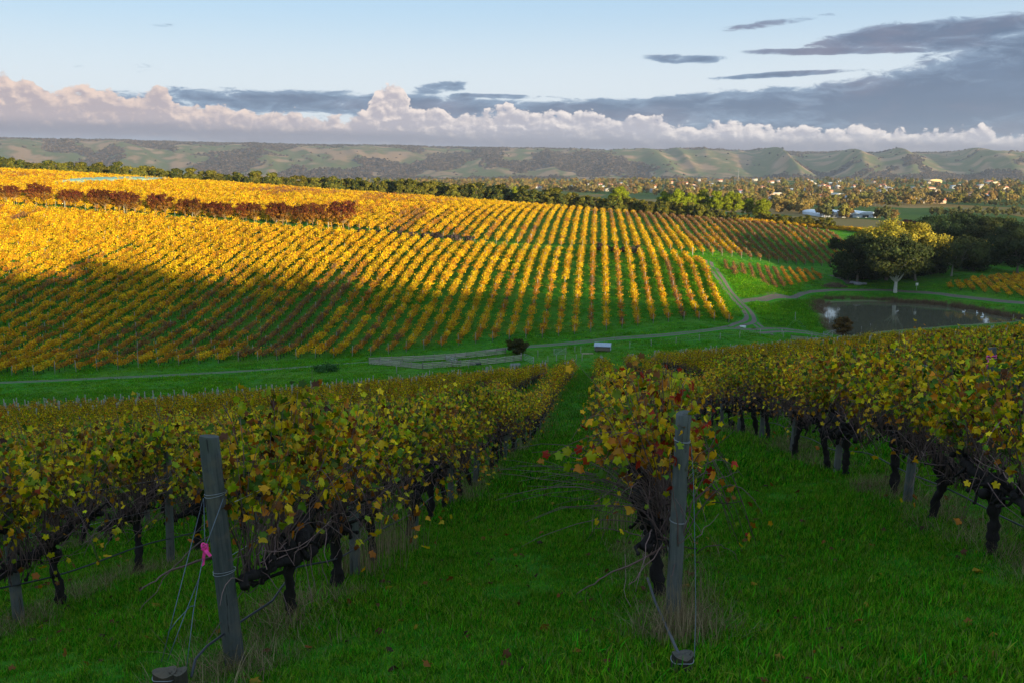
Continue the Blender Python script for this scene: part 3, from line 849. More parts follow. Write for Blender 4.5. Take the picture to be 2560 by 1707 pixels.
for n, (k, j, x, y, z) in enumerate(NEAR):
    d = math.hypot(x, y)
    if k == 1 and j == 0: V = HERO_RED
    elif k == 1 and j in (1, 2): V = HERO_RED2
    else: V = HI[int(rr.integers(6))] if d < 30 else MIDV[int(rr.integers(5))]
    flip = PI if rr.random() < .5 and not (k == 1 and j < 3) else 0.0
    sc = rr.uniform(.93, 1.07)
    t = thing('grape_vine', '%s grape vine from near end, %s' % (ordn(j + 1), rowname(k)), 'grape vine', (x + rr.normal(0, .05), y + rr.normal(0, .12), z), ROW_ANG + flip, 'gnarled grape vines on the near slope', (sc, 1.0, sc * rr.uniform(.96, 1.06)))
    link('trunk', V['trunk'], t); link('cordon', V['cordon'], t)
    tag(link('canes', V['canes'], t), kind='stuff'); tag(link('foliage', V['foliage'], t), kind='stuff')
    if d < 17:       # the leaves that show largest are pieces of their own
        face = V['pts'][:, 1] * 0 + (1 if not flip else 1)
        wv = Matrix.Rotation(ROW_ANG + flip, 3, 'Z')
        tc = np.array(wv.transposed() @ Vector((-x, -y, 2.0)))
        sc_ = np.where((V['pts'][:, 2] < 1.2) & (k != 1), -9.0, 0.0) + V['pts'] @ tc / np.linalg.norm(tc) + rr.normal(0, .18, len(V['pts']))
        for q in np.argsort(-sc_)[:48 if d < 12 else 26]:
            if j == 0 and np.array(wv @ Vector(V['pts'][q]))[1] < -.62: continue
            p = V['pts'][q] + rr.normal(0, .03, 3) + tc / np.linalg.norm(tc) * .04
            nrm = Vector(V['nrm'][q]) + Vector(tc / np.linalg.norm(tc)) * .5
            w = [.20, .22, .17, .09, .14, .03, .07, .08] if k != 1 else [.16, .18, .18, .05, .15, .13, .10, .05]
            wp = np.array(wv @ Vector(p)) + [x, y, z]; lx_, ly_ = project(wp)
            if 455 < lx_ < 640 and 1050 < ly_ < 1700 and wp[1] < BASE_L[1] + .12: continue
            o = link('leaf', LEAFOBJ[int(rr.choice(8, p=w))], t, p)
            o.rotation_euler = (nrm.to_track_quat('Z', 'Y').to_matrix() @ Matrix.Rotation(PI + rr.normal(0, .7), 3, 'Z')).to_euler()
            s = rr.uniform(.042, .072); o.scale = (s, s, s)

# ------------------------------------------------------------------ the vines farther off: one object
def join_raw(parts, name):
    """vine as one mesh with two materials (wood, leaf)"""
    a = MB(); b = MB()
    tr, co, ca, le = parts
    m = MB()
    for src in (tr, co, ca, le):
        for vv, c in zip(src.v, src.c): m.v.append(vv); m.c.append(c)
    off = 0; mats = []
    for si, src in enumerate((tr, co, ca, le)):
        for qq in src.q: m.q.append(qq + off)
        for tt in src.t: m.t.append(tt + off)
        off += src.n
    me = m.build(name, M['vine_bark'])
    me.materials.append(M['hill_leaf']); me.materials.append(M['cane'])
    nq = [sum(len(q) for q in s.q) for s in (tr, co, ca, le)]; nt = [sum(len(q) for q in s.t) for s in (tr, co, ca, le)]
    mi = np.concatenate([np.repeat([0, 0, 2, 1], nq), np.repeat([0, 0, 2, 1], nt)]).astype(np.int32)
    me.polygons.foreach_set('material_index', mi); return me
def far_vine(seed, nleaf, pal, ncane, h0=.62, h1=1.62, wid=.34, lsize=.20, cane_col=(1.6, 1.25, 1.3)):
    R = np.random.default_rng(seed)
    tr = MB(); t = np.linspace(0, 1, 4)
    tr.tubes(np.column_stack([R.normal(0, .03, 4), R.normal(0, .03, 4), -.1 + t * .85]), [.07, .06, .05, .05], 5)
    co = MB(); tt = np.linspace(-.9, .9, 6)
    co.tubes(np.column_stack([R.normal(0, .03, 6), tt, .75 + R.normal(0, .03, 6)]), np.full(6, .035), 4)
    ca = MB(); n = ncane; t = np.linspace(0, 1, 4)
    y0 = R.uniform(-.9, .9, n); lx = R.normal(0, wid * 1.15, n); hh = R.uniform(.4, h1 - .42, n)
    P = np.dstack([lx[:, None] * t ** 1.3, y0[:, None] + R.normal(0, .2, n)[:, None] * t, .75 + hh[:, None] * t])
    ca.tubes(P, np.outer(np.full(n, .012), 1 - .5 * t), 3, cane_col)
    le = MB()
    C = np.column_stack([R.normal(0, wid, nleaf), R.uniform(-.95, .95, nleaf), h0 + (h1 - h0) * R.beta(1.9, 1.4, nleaf)])
    C[:, 0] *= .55 + .6 * np.sin(np.clip((C[:, 2] - h0) / (h1 - h0), 0, 1) * PI)
    half = R.random(nleaf) < .55; kk_ = R.integers(0, n, nleaf); t_ = R.uniform(.25, 1.0, nleaf)      # along the shoots
    seg = np.minimum((t_ * 3).astype(int), 2); fr_ = t_ * 3 - seg
    onc = P[kk_, seg] * (1 - fr_)[:, None] + P[kk_, seg + 1] * fr_[:, None] + R.normal(0, .07, (nleaf, 3))
    C = np.where(half[:, None], onc, C)
    pal = np.array(pal); cols = pal[R.integers(0, len(pal), nleaf)] * (1 + R.normal(0, .2, (nleaf, 1)))
    nr = R.normal(size=(nleaf, 3)) + [0, 0, .5]
    le.leaves(C, nr, lsize * R.uniform(.6, 1.3, nleaf), LEAF_LO[0], LEAF_LO[1], np.clip(cols, .004, .9))
    return join_raw((tr, co, ca, le), 'far_vine')
GOLD = [(.72, .42, .010), (.78, .50, .012), (.68, .36, .010), (.56, .28, .012), (.70, .48, .014)]
ORNG = [(.56, .26, .014), (.62, .32, .014), (.44, .18, .016), (.36, .16, .018), (.66, .38, .016)]
BRWN = [(.24, .115, .035), (.34, .17, .025), (.16, .08, .035), (.40, .22, .02)]
FARV = [join_raw(v['raw'], 'near_vine') for v in MIDV[:3]]                                     # 0-2 field in front
FARV += [far_vine(400 + i, 210, GOLD, 22, .6, 1.75, .40, .20) for i in range(3)]                                   # 3-5 golden
FARV += [far_vine(410 + i, 130, ORNG, 22, .65, 1.5, .30) for i in range(3)]                    # 6-8 orange
FARV += [far_vine(420 + i, 120, BRWN, 40, .7, 1.6, .36, .19, (1.9, 1.45, 1.6)) for i in range(2)]   # 9-10 nearly bare
FARV += [far_vine(430 + i, 46, ORNG, 30, .75, 1.35, .22, .17, (2.2, 1.9, 1.9)) for i in range(2)]   # 11-12 grey stems at the field's foot
pts = []; rots = []; scl = []; idx = []
ru = np.random.default_rng(77)
for (k, j, x, y, z) in vines[300:]:
    pts.append((x, y, z)); rots.append((0, 0, ROW_ANG + (PI if ru.random() < .5 else 0))); scl.append(ru.uniform(.9, 1.08))
    edge = -float(poly_sdist(FIELD, np.array([x]), np.array([y]))[0])
    idx.append(int(ru.integers(11, 13)) if (edge < 9 and ru.random() < .75) or (edge < 14 and ru.random() < .3) else int(ru.integers(0, 3)))
# hill blocks: rows keep the same direction
hill_posts = []
HILL_SP = 3.0
foot = np.array([(-260., 118.), (-160., 135.)] + [tuple(hit(px, py)[:2]) for px, py in ((0, 940), (533, 907), (925, 889), (1415, 837), (1839, 808), (1850, 806))])
hedge = np.array([(-330., 300.)] + [tuple(hit(px, py)[:2]) for px, py in ((0, 517), (468, 552), (860, 581), (1404, 624), (1741, 646), (1816, 648), (2091, 672), (2130, 676), (2180, 684), (2230, 692))])
crest = np.array([pix_at(px, py, Y)[:2] for px, py, Y in ((-300, 430, 500), (0, 430, 478), (370, 448, 460), (590, 461, 448), (890, 482, 432), (1230, 504, 412), (1500, 522, 395), (1700, 540, 381), (1900, 558, 364), (2110, 588, 346), (2160, 600, 335))])
slope = ROWK
cx0 = 10.0
def line_y(poly, s):
    """y where the row x = s + slope*y crosses a polyline"""
    f = poly[:, 0] - slope * poly[:, 1]
    o = np.argsort(f); return np.interp(s, f[o], poly[o, 1], left=np.nan, right=np.nan)
def add_vine(x, y, kind, zs=1.0):
    pts.append((x, y, np.nan)); rots.append((0, 0, ROW_ANG + (PI if ru.random() < .5 else 0) + ru.normal(0, .05)))
    zs = zs * (1.12 - .22 * float(sstep(-40, 20, x))) * (1 - .16 * float(1 - sstep(165, 225, y))); scl.append(ru.uniform(.85, 1.15) * zs)
    idx.append({'g': 3 + int(ru.integers(3)), 'o': 6 + int(ru.integers(3)), 'b': 9 + int(ru.integers(2))}[kind])
for r in range(-110, 50):
    s = 14.0 + r * HILL_SP
    ya, yb, yc = line_y(foot, s), line_y(hedge, s), line_y(crest, s)
    rv = ru.random()
    if not np.isnan(ya) and not np.isnan(yb):
        for y in np.arange(ya + ru.uniform(-.6, .6), yb - 3.5, 1.6):
            x = s + slope * y
            if not -.62 * y - 12 < x: continue
            if ru.random() < .015 + .05 * float(sstep(-30, 20, x)): continue
            f = fbm(x / 38, y / 38, 21) + .35 * (rv - .5) + .12 * sstep(210, 260, y) - .21 * (1 - sstep(170, 225, y)) - .06 * sstep(-20, 40, x)
            u = f + ru.normal(0, .07)
            add_vine(x, y, 'g' if u > .40 else ('o' if u > .22 else 'b'))
        for y in np.arange(ya - .9, yb - 3, 7.0): hill_posts.append((s + slope * y, y))
    if not np.isnan(yb) and not np.isnan(yc):
        for y in np.arange(yb + 4.5 + ru.uniform(-.5, .5), yc, 1.6):
            x = s + slope * y
            if not -.6 * y - 12 < x: continue
            if ru.random() < .015: continue
            f = fbm(x / 45, y / 45, 31) + .3 * (rv - .5) + .10 - .46 * sstep(28, 85, x) - .16 * sstep(.80, 1.0, (y - yb) / (yc - yb)) * sstep(-120, -40, x)
            u = f + ru.normal(0, .07)
            add_vine(x, y, 'g' if u > .40 else ('o' if u > .24 else 'b'))
        for y in np.arange(yb + 3.5, yc, 9.0): hill_posts.append((s + slope * y, y))
# young block right of the track, yellow patch beyond the dam, strip behind the belt
q0, q1, q2, q3 = (hit(*p)[:2] for p in ((1812, 665), (1838, 694), (2052, 702), (2030, 682)))
for a in np.linspace(0, 1, 12):
    A_ = q0 * (1 - a) + q3 * a; B_ = q1 * (1 - a) + q2 * a
    L = np.linalg.norm(B_ - A_)
    for t in np.arange(0, 1.001, 1.5 / L):
        p = A_ * (1 - t) + B_ * t; add_vine(p[0], p[1], 'b' if a < .6 else 'o', .9)
patch = np.array([hit(*p)[:2] for p in ((2360, 724), (2440, 702), (2600, 690), (2800, 690), (2800, 770), (2560, 748))])
for s in np.arange(patch[:, 0].min() - 10, patch[:, 0].max() + 40, 2.6):
    for y in np.arange(patch[:, 1].min(), patch[:, 1].max(), 1.5):
        x = s + .35 * (y - 230)
        if poly_sdist(patch, np.array([x]), np.array([y]))[0] < 0: add_vine(x, y, 'g' if ru.random() < .55 else 'o', .95)
for (px, Y0, Y1, x0, x1) in ((0, 395, 470, 95, 250),):
    for s in np.arange(x0, x1, 3.0):
        for y in np.arange(Y0 - (s - x0) * .25, Y1, 1.9):
            x = s + .09 * (y - 400)
            add_vine(x, y, 'g' if ru.random() < .6 else 'o')
pts = np.array(pts, float); nanz = np.isnan(pts[:, 2]); pts[nanz, 2] = height(pts[nanz, 0], pts[nanz, 1])
scl = np.array(scl); sv_ = np.column_stack([scl * ru.uniform(.8, 1.2, len(scl)), scl, scl * np.where(nanz, ru.uniform(.8, 1.22, len(scl)), 1.0)])
scatter('grape_vines', pts, rots, sv_, idx, FARV, label='thousands of farther grape vines in rows, gold, orange and bare', cat='grape vines')
# ------------------------------------------------------------------ posts
def post_mesh(seed, h=1.75, r=.062, sides=12, taper=.9, below=.4, tint=1):
    R = np.random.default_rng(seed); m = 14
    z = np.concatenate([np.linspace(-below, h - .012, m), [h]])
    rr_ = r * (1 - (1 - taper) * np.clip(z, 0, h) / h); rr_[-1] *= .90
    a = np.arange(sides) * 2 * PI / sides
    bend = R.normal(0, .012, 2)
    rad = rr_[:, None] * (1 + .07 * (vnoise(np.cos(a)[None] * 2 + z[:, None] * 1.5 + seed, np.sin(a)[None] * 2 + z[:, None] * .6, seed) - .5))
    V = np.dstack([rad * np.cos(a) + (bend[0] * np.sin(z / h * 3))[:, None], rad * np.sin(a) + (bend[1] * np.sin(z / h * 2.4))[:, None], np.repeat(z[:, None], sides, 1) + (np.arange(m + 1) == m)[:, None] * .012 * np.cos(a + 1)[None]])
    n = m + 1
    i = np.arange(n - 1)[:, None] * sides; j = np.arange(sides)[None]; jn = (j + 1) % sides
    Q = np.stack([i + j, i + jn, i + sides + jn, i + sides + j], -1).reshape(-1, 4)
    mb = MB(); mb.add(V.reshape(-1, 3), Q, None)
    top = V[-1]; c = top.mean(0)
    mb.add(np.vstack([c, top]), None, [[0, 1 + k, 1 + (k + 1) % sides] for k in range(sides)], (.9, .88, .85))
    if tint != 1: mb.c = [c * tint for c in mb.c]
    return mb.build('vineyard_post', M['post'], False)
POSTS = [post_mesh(500 + i, 1.72, .058) for i in range(4)]
rr = np.random.default_rng(61)
for n, (k, j, x, y, z) in enumerate(posts[:292]):
    o = link('vineyard_post', POSTS[int(rr.integers(4))], None, (x, y, z), (rr.normal(0, .025), rr.normal(0, .025), rr.uniform(0, 6.28)), (1, 1, rr.uniform(.97, 1.06)))
    tag(o, '%s grey wooden post from near end, %s' % (ordn(j + 1), rowname(k)), 'post', 'wooden trellis posts of the near slope')
hp = np.array(hill_posts); hp = hp[hp[:, 0] > -.6 * hp[:, 1] - 8]
zz = height(hp[:, 0], hp[:, 1]); q = np.array([(p[2], p[3], p[4]) for p in posts[292:]])
stk = pts[np.isin(np.array(idx), (11, 12))] + [.1, .6, 0]
allp = np.vstack([np.column_stack([hp, zz]), q, stk])
hm = MB(); hm.tubes(np.array([[0, 0, -.2], [0, 0, .7], [0, 0, 1.92]]), [.058, .055, .052], 6, (2.3, 2.15, 1.9))
hm = hm.build('far_post', M['post'])
n = len(allp)
scatter('vineyard_posts', allp, np.column_stack([rr.normal(0, .04, n), rr.normal(0, .04, n), rr.uniform(0, 6, n)]), np.column_stack([np.ones(n), np.ones(n), rr.uniform(.9, 1.12, n)]), np.zeros(n, int), [hm],
        label='hundreds of small pale posts dotted along the farther vine rows', cat='posts')

# ------------------------------------------------------------------ end posts, anchors, wires
def between(base, top_px, hgt):
    """unit axis of a post whose top shows at a pixel, hgt metres above its base"""
    d = pix_dir(*top_px); best = None
    for Y in np.linspace(base[1] - 1.0, base[1] + 1.0, 801):
        p = d * (Y / d[1]); e = abs(np.linalg.norm(p - base) - hgt)
        if best is None or e < best[0]: best = (e, p)
    return best[1]
ENDM = [post_mesh(520, 1.62, .078, 16, .93, .45), post_mesh(521, 1.60, .066, 16, .95, .45)]
def end_post(base, top, mesh, h, label, bands):
    ax = (top - base) / np.linalg.norm(top - base)
    rot = Vector(ax).to_track_quat('Z', 'Y').to_euler()
    t = thing('end_post', label, 'post', base, rot=rot)
    link('post_body', mesh, t)
    for zb, rb in bands:
        mb = MB(); a = np.linspace(0, 2 * PI, 21)
        for w in range(2):
            mb.tubes(np.column_stack([rb * np.cos(a), rb * np.sin(a), zb + .012 * w + .010 * np.sin(a + w)]), np.full(21, .0028), 5, (.35, .36, .37))
        link('wire_band', mb.build('wire_band', M['wire'], True), t)
    return ax
h1 = 1.60
def solve_top(base, px):
    # vertical plane facing the camera through the base: the post leans only sideways
    d = pix_dir(*px); return d * (base[1] / d[1])
TOP_L = solve_top(BASE_L, (523, 1089)); TOP_R = solve_top(BASE_R, (1709, 1031))
HL = np.linalg.norm(TOP_L - BASE_L); HR = np.linalg.norm(TOP_R - BASE_R)
ENDM = [post_mesh(520, HL, .074, 16, .95, .45, .72), post_mesh(521, HR, .062, 16, .97, .45, .95)]
AX_L = end_post(BASE_L, TOP_L, ENDM[0], HL, 'thick weathered end post leaning left beside the pink ribbon', [(HL * .755, .079), (HL * .42, .081)])
AX_R = end_post(BASE_R, TOP_R, ENDM[1], HR, 'pale grey end post wrapped by red and yellow vine leaves', [(HR * .87, .064), (HR * .49, .067)])
def wire_obj(name, paths, r, label, cat, mat='wire', col=(.5, .52, .54), group=None, sides=5):
    mb = MB()
    for p in paths: mb.tubes(np.array(p, float), np.full(len(p), r), sides, col)
    return tag(link(name, mb.build(name, M[mat], True)), label, cat, group)
def stump(center, r, h, label, two=False):
    t = thing('anchor_stump', label, 'stump', center)
    mb = MB(); a = np.arange(18) * 2 * PI / 18
    for off, rad in (((0, 0), r), ((r * 1.1, .01), r * .75)) if two else (((0, 0), r),):
        zs = np.linspace(-.3, h, 7)
        ring = np.array([[[off[0] + rad * (1 + .06 * math.sin(3 * q + z * 9)) * math.cos(q), off[1] + rad * math.sin(q) * (1 + .05 * math.cos(5 * q)), z + (.012 * math.sin(2 * q + 1) if z == h else 0)] for q in a] for z in zs])
        i = np.arange(6)[:, None] * 18; j = np.arange(18)[None]; jn = (j + 1) % 18
        mb.add(ring.reshape(-1, 3), np.stack([i + j, i + jn, i + 18 + jn, i + 18 + j], -1).reshape(-1, 4), None, (.42, .34, .27))
        mb.add(np.vstack([ring[-1].mean(0), ring[-1]]), None, [[0, 1 + k, 1 + (k + 1) % 18] for k in range(18)], (.75, .62, .5))
    link('stump_body', mb.build('anchor_stump', M['post']), t)
    mb = MB(); aa = np.linspace(0, 2 * PI, 25)
    mb.tubes(np.column_stack([(r * 1.05) * np.cos(aa), (r * 1.05) * np.sin(aa), h - .035 + .006 * np.sin(3 * aa)]), np.full(25, .003), 4, (.4, .4, .42))
    link('wire_band', mb.build('wire_band', M['wire'], True), t)
def at_depth(px, py, Y): return pix_at(px, py, Y)
yL = BASE_L[1]
def g2(px, py, Y):  # ground height below that pixel at depth Y
    p = pix_at(px, py, Y); return np.array([p[0], p[1], H(p[0], p[1])])
ys_l = 5.72
s_l = pix_at(412, 1676, ys_l); gl = H(s_l[0], s_l[1])
stump((s_l[0], s_l[1], gl), .075, s_l[2] - gl, 'short double wooden stump anchoring the guy wires, bottom left', True)
s_r = pix_at(1706, 1634, 5.78); gr_ = H(s_r[0], s_r[1])
stump((s_r[0], s_r[1], gr_), .07, max(.08, s_r[2] - gr_), 'short weathered stump in dry grass before the red-leaved post')
C7 = lambda x, y: (350 + x / 2.386, 1050 + y / 2.386)
pt = lambda x, y, dY: pix_at(*C7(x, y), dY)
k1 = pt(352, 940, 6.25); anchor = np.array([s_l[0] + .10, s_l[1] + .02, s_l[2] - .04])
wires = [[pt(378, 462, yL - .03), pt(250, 960, 6.15), pt(128, 1440, 5.8)],
         [pt(381, 465, yL - .05), pt(384, 640, yL - .12), pt(388, 745, 6.42)],
         [pt(497, 465, yL - .09), pt(415, 690, yL - .16), pt(388, 760, 6.42), k1, pt(318, 1140, 6.08), pt(275, 1500, 5.78)],
         [k1, pt(270, 1150, 6.05), pt(165, 1430, 5.82)],
         [pt(330, 1105, 6.1), pt(300, 1108, 6.1), pt(215, 1200, 6.05), pt(168, 1265, 6.0)]]
wire_obj('guy_wire', wires, .0030, 'thin twisted steel guy wires from leaning post to stump', 'wire', col=(.16, .19, .22))
# pink ribbon tied to the guy wire
def ribbon():
    t = thing('ribbon', 'bright pink plastic ribbon tied around the guy wire', 'ribbon', tuple(pt(388, 760, 6.40)))
    o0 = np.array(t.location)
    def strip(path, w, name):
        path = np.array(path) - o0; n = len(path); mb = MB()
        side = np.array([1, .25, .1]); side /= np.linalg.norm(side)
        tw = np.linspace(0, .9, n)
        S = np.column_stack([np.cos(tw), .35 + np.sin(tw), 0 * tw + .15]); S /= np.linalg.norm(S, axis=1, keepdims=True)
        ww = np.full(n, w)
        V = np.vstack([path - S * ww[:, None], path + S * ww[:, None]])
        mb.add(V, [[i, i + 1, n + i + 1, n + i] for i in range(n - 1)], None, (.95, .06, .32))
        link(name, mb.build(name, M['ribbon'], True), t)
    strip([pt(386, 775, 6.38), pt(380, 815, 6.36), pt(378, 840, 6.37), pt(377, 866, 6.36)], .012, 'tail')
    strip([pt(390, 770, 6.38), pt(400, 785, 6.35), pt(413, 800, 6.36), pt(421, 810, 6.36)], .013, 'tail')
    mb = MB(); a = np.linspace(0, 2 * PI, 12)
    c = pt(386, 757, 6.39) - o0
    for q in range(4):
        mb.tubes(c + np.column_stack([.022 * np.cos(a), .016 * np.sin(a), .01 * np.sin(2 * a + q) + .012 * (q - 1.5)]), np.full(12, .0055), 5, (.95, .06, .32))
    link('knot', mb.build('knot', M['ribbon'], True), t)
ribbon()
C8 = lambda x, y: (1350 + x / 2.218, 1000 + y / 2.218)
p8 = lambda x, y, dY: pix_at(*C8(x, y), dY)
yR = BASE_R[1]
wire_obj('guy_wire', [[p8(838, 240, yR - .05), p8(850, 420, yR - .2), p8(856, 660, yR - .4), p8(860, 900, yR - .65), p8(864, 1180, 6.3), p8(856, 1425, 5.8)]], .0028, 'single slack wire hanging down beside the red-leaved end post', 'wire', col=(.12, .16, .16))
wire_obj('strap', [[p8(596, 985, yR + .25), p8(640, 1120, yR - .1), p8(690, 1230, yR - .4), p8(735, 1330, 6.1), p8(768, 1405, 5.8)]], .011, 'dark strap running from vine trunk to the front stump', 'strap', 'hose', (.08, .08, .085))
# irrigation hose and trellis wires of the rows close by
for k in range(-4, 6):
    y0 = row_end(k); ys = np.arange(max(y0, 3.0), 62, .45); xs = row_x(k, ys)
    zs = height(xs, ys)
    hz = zs + .40 + .03 * np.sin(ys * 1.8 + k)
    path = np.column_stack([xs + .05 + .012 * np.sin(ys * 2.3), ys, hz])
    if k == 0: path = np.vstack([[anchor + [0.05, 0.03, -.03], pt(330, 1425, 5.95), pt(400, 1345, 6.2), pt(470, 1295, 6.5), pt(600, 1200, 6.85), pt(790, 1075, 7.3)], path[path[:, 1] > 7.8]])
    wire_obj('drip_hose', [path], .0095, 'black drip irrigation hose along the %s' % rowname(k), 'hose', 'hose', (.035, .037, .045), 'drip hoses along the near rows')
    for q, hw in enumerate((.86, 1.28)):
        wire_obj('trellis_wire', [np.column_stack([xs + (.06 if q else 0), ys, zs + hw])[::3]], .0022, '%s trellis wire along the %s' % (('lower', 'upper')[q], rowname(k)), 'wire', 'wire', (.4, .4, .42), 'trellis wires of the near rows', 3)
# pink tape on the post at right
def tape():
    best = pix_at(2477, 905, 20.0)
    cand = [(abs(project(np.array([p[2], p[3], p[4] + 1.7]))[0] - 2477), p) for p in posts if 9 < p[3] < 40 and p[0] >= 2]
    base = pix_at(2477, 915, 15.5); z = H(base[0], base[1])
    return base, z
tb, tz = tape()
hgt = tb[2] + .22 - tz
t = thing('marker_post', 'post with pink tape poking above the vines at right', 'post', (tb[0], tb[1], tz))
link('post_body', post_mesh(560, max(hgt, 1.8), .066, 12, .95), t)
mb = MB(); a = np.linspace(0, 2 * PI, 19)
for w in range(3): mb.tubes(np.column_stack([.069 * np.cos(a), .069 * np.sin(a), max(hgt, 1.8) - .20 + .03 * w + .012 * np.sin(a + w)]), np.full(19, .011), 4, (.95, .08, .36))
mb.tubes(np.array([[-.06, -.04, max(hgt, 1.8) - .2], [-.09, -.07, max(hgt, 1.8) - .27], [-.10, -.06, max(hgt, 1.8) - .33]]), [.012, .012, .01], 4, (.95, .08, .36))
link('tape', mb.build('tape', M['ribbon'], True), t)

# long stray canes thrown out by the end vines
def stray(name, paths, label, r=.007):
    mb = MB()
    for p in paths:
        p = np.array(p); tt = np.linspace(0, 1, 14); s = np.linspace(0, 1, len(p))
        q = np.column_stack([np.interp(tt, s, p[:, c]) for c in range(3)])
        q[1:-1] = (q[:-2] + 2 * q[1:-1] + q[2:]) / 4; q += np.random.default_rng(len(paths)).normal(0, .006, q.shape)
        mb.tubes(q, np.linspace(r, r * .4, 14), 6, (1.1, 1.0, .95))
    tag(link(name, mb.build(name, M['cane'], True)), label, 'cane')
stray('fallen_cane', [[pt(435, 822, 6.7), pt(330, 842, 6.5), pt(200, 890, 6.3), pt(90, 950, 6.1), pt(0, 1010, 6.0)]], 'dead cane reaching from the leaning post down to the left', .010)
stray('fallen_cane', [[pt(420, 690, 6.9), pt(300, 770, 6.8), pt(200, 880, 6.6), pt(100, 1010, 6.5), pt(0, 1125, 6.3)]], 'thin straw-coloured cane slanting to the grass left of the ribbon', .006)
stray('fallen_cane', [[p8(700, 810, yR + .1), p8(560, 885, yR - .1), p8(420, 945, yR - .3), p8(300, 1010, yR - .45), p8(200, 1070, yR - .5)]], 'bare cane hanging low to the left of the red-leaved post', .009)
stray('fallen_cane', [[p8(700, 778, yR + .1), p8(560, 750, yR + .2), p8(420, 715, yR + .3), p8(300, 705, yR + .4)]], 'bare cane sticking out level to the left of the red-leaved post', .007)
stray('fallen_cane', [[p8(860, 570, yR + .2), p8(920, 490, yR + .3), p8(1000, 430, yR + .5), p8(1105, 390, yR + .6)]], 'slender cane arching to the right of the red-leaved post', .006)
stray('fallen_cane', [[p8(870, 850, yR + .2), p8(930, 805, yR + .1), p8(1000, 800, yR + .1), p8(1060, 830, yR), p8(1100, 890, yR)]], 'curved cane drooping over the grass right of the end post', .005)
broom = MB(); R = np.random.default_rng(5)
root = p8(690, 640, yR + .55)
n = 46; tt = np.linspace(0, 1, 9)
ends = np.column_stack([R.uniform(-1.55, -.25, n), R.uniform(-.5, .5, n), R.uniform(.02, .62, n)])
P = root + np.column_stack([np.zeros(n), R.normal(0, .1, n), R.normal(0, .06, n)])[:, None] + ends[:, None] * tt[None, :, None] + np.array([0, 0, .28]) * (np.sin(tt * PI) * 1)[None, :, None] * R.uniform(.2, 1, n)[:, None, None] + R.normal(0, .008, (n, 9, 3)).cumsum(1)
broom.tubes(P, np.outer(R.uniform(.003, .006, n), 1 - .6 * tt), 4, np.outer(R.uniform(.7, 1.5, n), [1, 1, 1]))
tag(link('cane_broom', broom.build('cane_broom', M['cane'], True)), 'broom of bare canes fanning left from the red-leaved vine', 'canes')

def red_shoots():
    R = np.random.default_rng(15); root = p8(560, 300, yR + .5)
    t = thing('hanging_shoots', 'thin shoots with red and orange leaves drooping left of the end post', 'vine shoots', tuple(root))
    tt = np.linspace(0, 1, 9); mb = MB(); P = []
    for i in range(14):
        e = p8(R.uniform(40, 480), R.uniform(180, 430), yR + R.uniform(.1, .7)) - root; s0 = np.array([R.normal(0, .12), R.normal(0, .12), R.normal(.05, .1)])
        q = s0 + (e - s0) * tt[:, None] + np.array([0, 0, 1.0]) * (np.sin(tt * PI) * R.uniform(.08, .22))[:, None] + R.normal(0, .008, (9, 3)).cumsum(0)
        mb.tubes(q, np.linspace(.005, .002, 9), 4, (1.2, .95, .9)); P.append(q)
    for i in range(10):
        e = p8(R.uniform(790, 920), R.uniform(120, 300), yR + R.uniform(.2, .6)) - root; q = np.array([.35, .1, .1]) + (e - np.array([.35, .1, .1])) * tt[:, None]; P.append(q); mb.tubes(q, np.linspace(.004, .002, 9), 4, (1.2, .95, .9))
    link('shoots', mb.build('shoots', M['cane']), t)
    for i in range(150):
        q = P[int(R.integers(len(P)))]; p = q[int(R.integers(2, 9))] + R.normal(0, .035, 3)
        o = link('leaf', LEAFOBJ[int(R.choice(8, p=[.10, .16, .18, .04, .20, .14, .12, .06]))], t, p)
        nrm = Vector((R.normal(0, .5), -1 + R.normal(0, .5), .3 + R.normal(0, .4)))
        o.rotation_euler = (nrm.to_track_quat('Z', 'Y').to_matrix() @ Matrix.Rotation(PI + R.normal(0, .6), 3, 'Z')).to_euler(); z = R.uniform(.045, .085); o.scale = (z, z, z)
red_shoots()
# ------------------------------------------------------------------ grass
def tuft(seed, n, h, w, spread, pal, bend=.5, seg=3):
    R = np.random.default_rng(seed); mb = MB()
    base = np.column_stack([R.normal(0, spread, (n, 2)), np.full(n, -.03)])
    az = R.uniform(0, 2 * PI, n); le = h * R.uniform(.45, 1.15, n); bd = R.uniform(.1, 1, n) * bend
    t = np.linspace(0, 1, seg + 1)
    dirv = np.column_stack([np.cos(az), np.sin(az)])
    P = np.zeros((n, seg + 1, 3))
    P[:, :, :2] = base[:, None, :2] + dirv[:, None] * (le * bd)[:, None, None] * (t ** 1.8)[None, :, None]
    P[:, :, 2] = base[:, 2:3] + le[:, None] * (t - .25 * bd[:, None] * t ** 2)
    sd = np.column_stack([-np.sin(az), np.cos(az), np.zeros(n)])
    wd = w * (1 - t) ** .7; wd[-1] = w * .12
    A_ = P - sd[:, None] * wd[None, :, None]; B_ = P + sd[:, None] * wd[None, :, None]
    V = np.stack([A_, B_], 2).reshape(-1, 3); k = 2 * (seg + 1)
    Q = (np.arange(n)[:, None, None] * k + np.array([[2 * i, 2 * i + 1, 2 * i + 3, 2 * i + 2] for i in range(seg)])[None]).reshape(-1, 4)
    pal = np.array(pal); c = pal[R.integers(0, len(pal), n)] * (1 + R.normal(0, .18, (n, 1)))
    mb.add(V, Q, None, np.repeat(np.clip(c, .003, .8), k, 0)); return mb
GPAL = [(.045, .23, .005), (.065, .31, .008), (.020, .12, .004), (.13, .33, .012), (.20, .30, .025), (.030, .16, .005), (.15, .20, .04)]
DPAL = [(.30, .22, .12), (.38, .29, .16), (.22, .16, .085), (.16, .13, .06), (.10, .12, .03)]
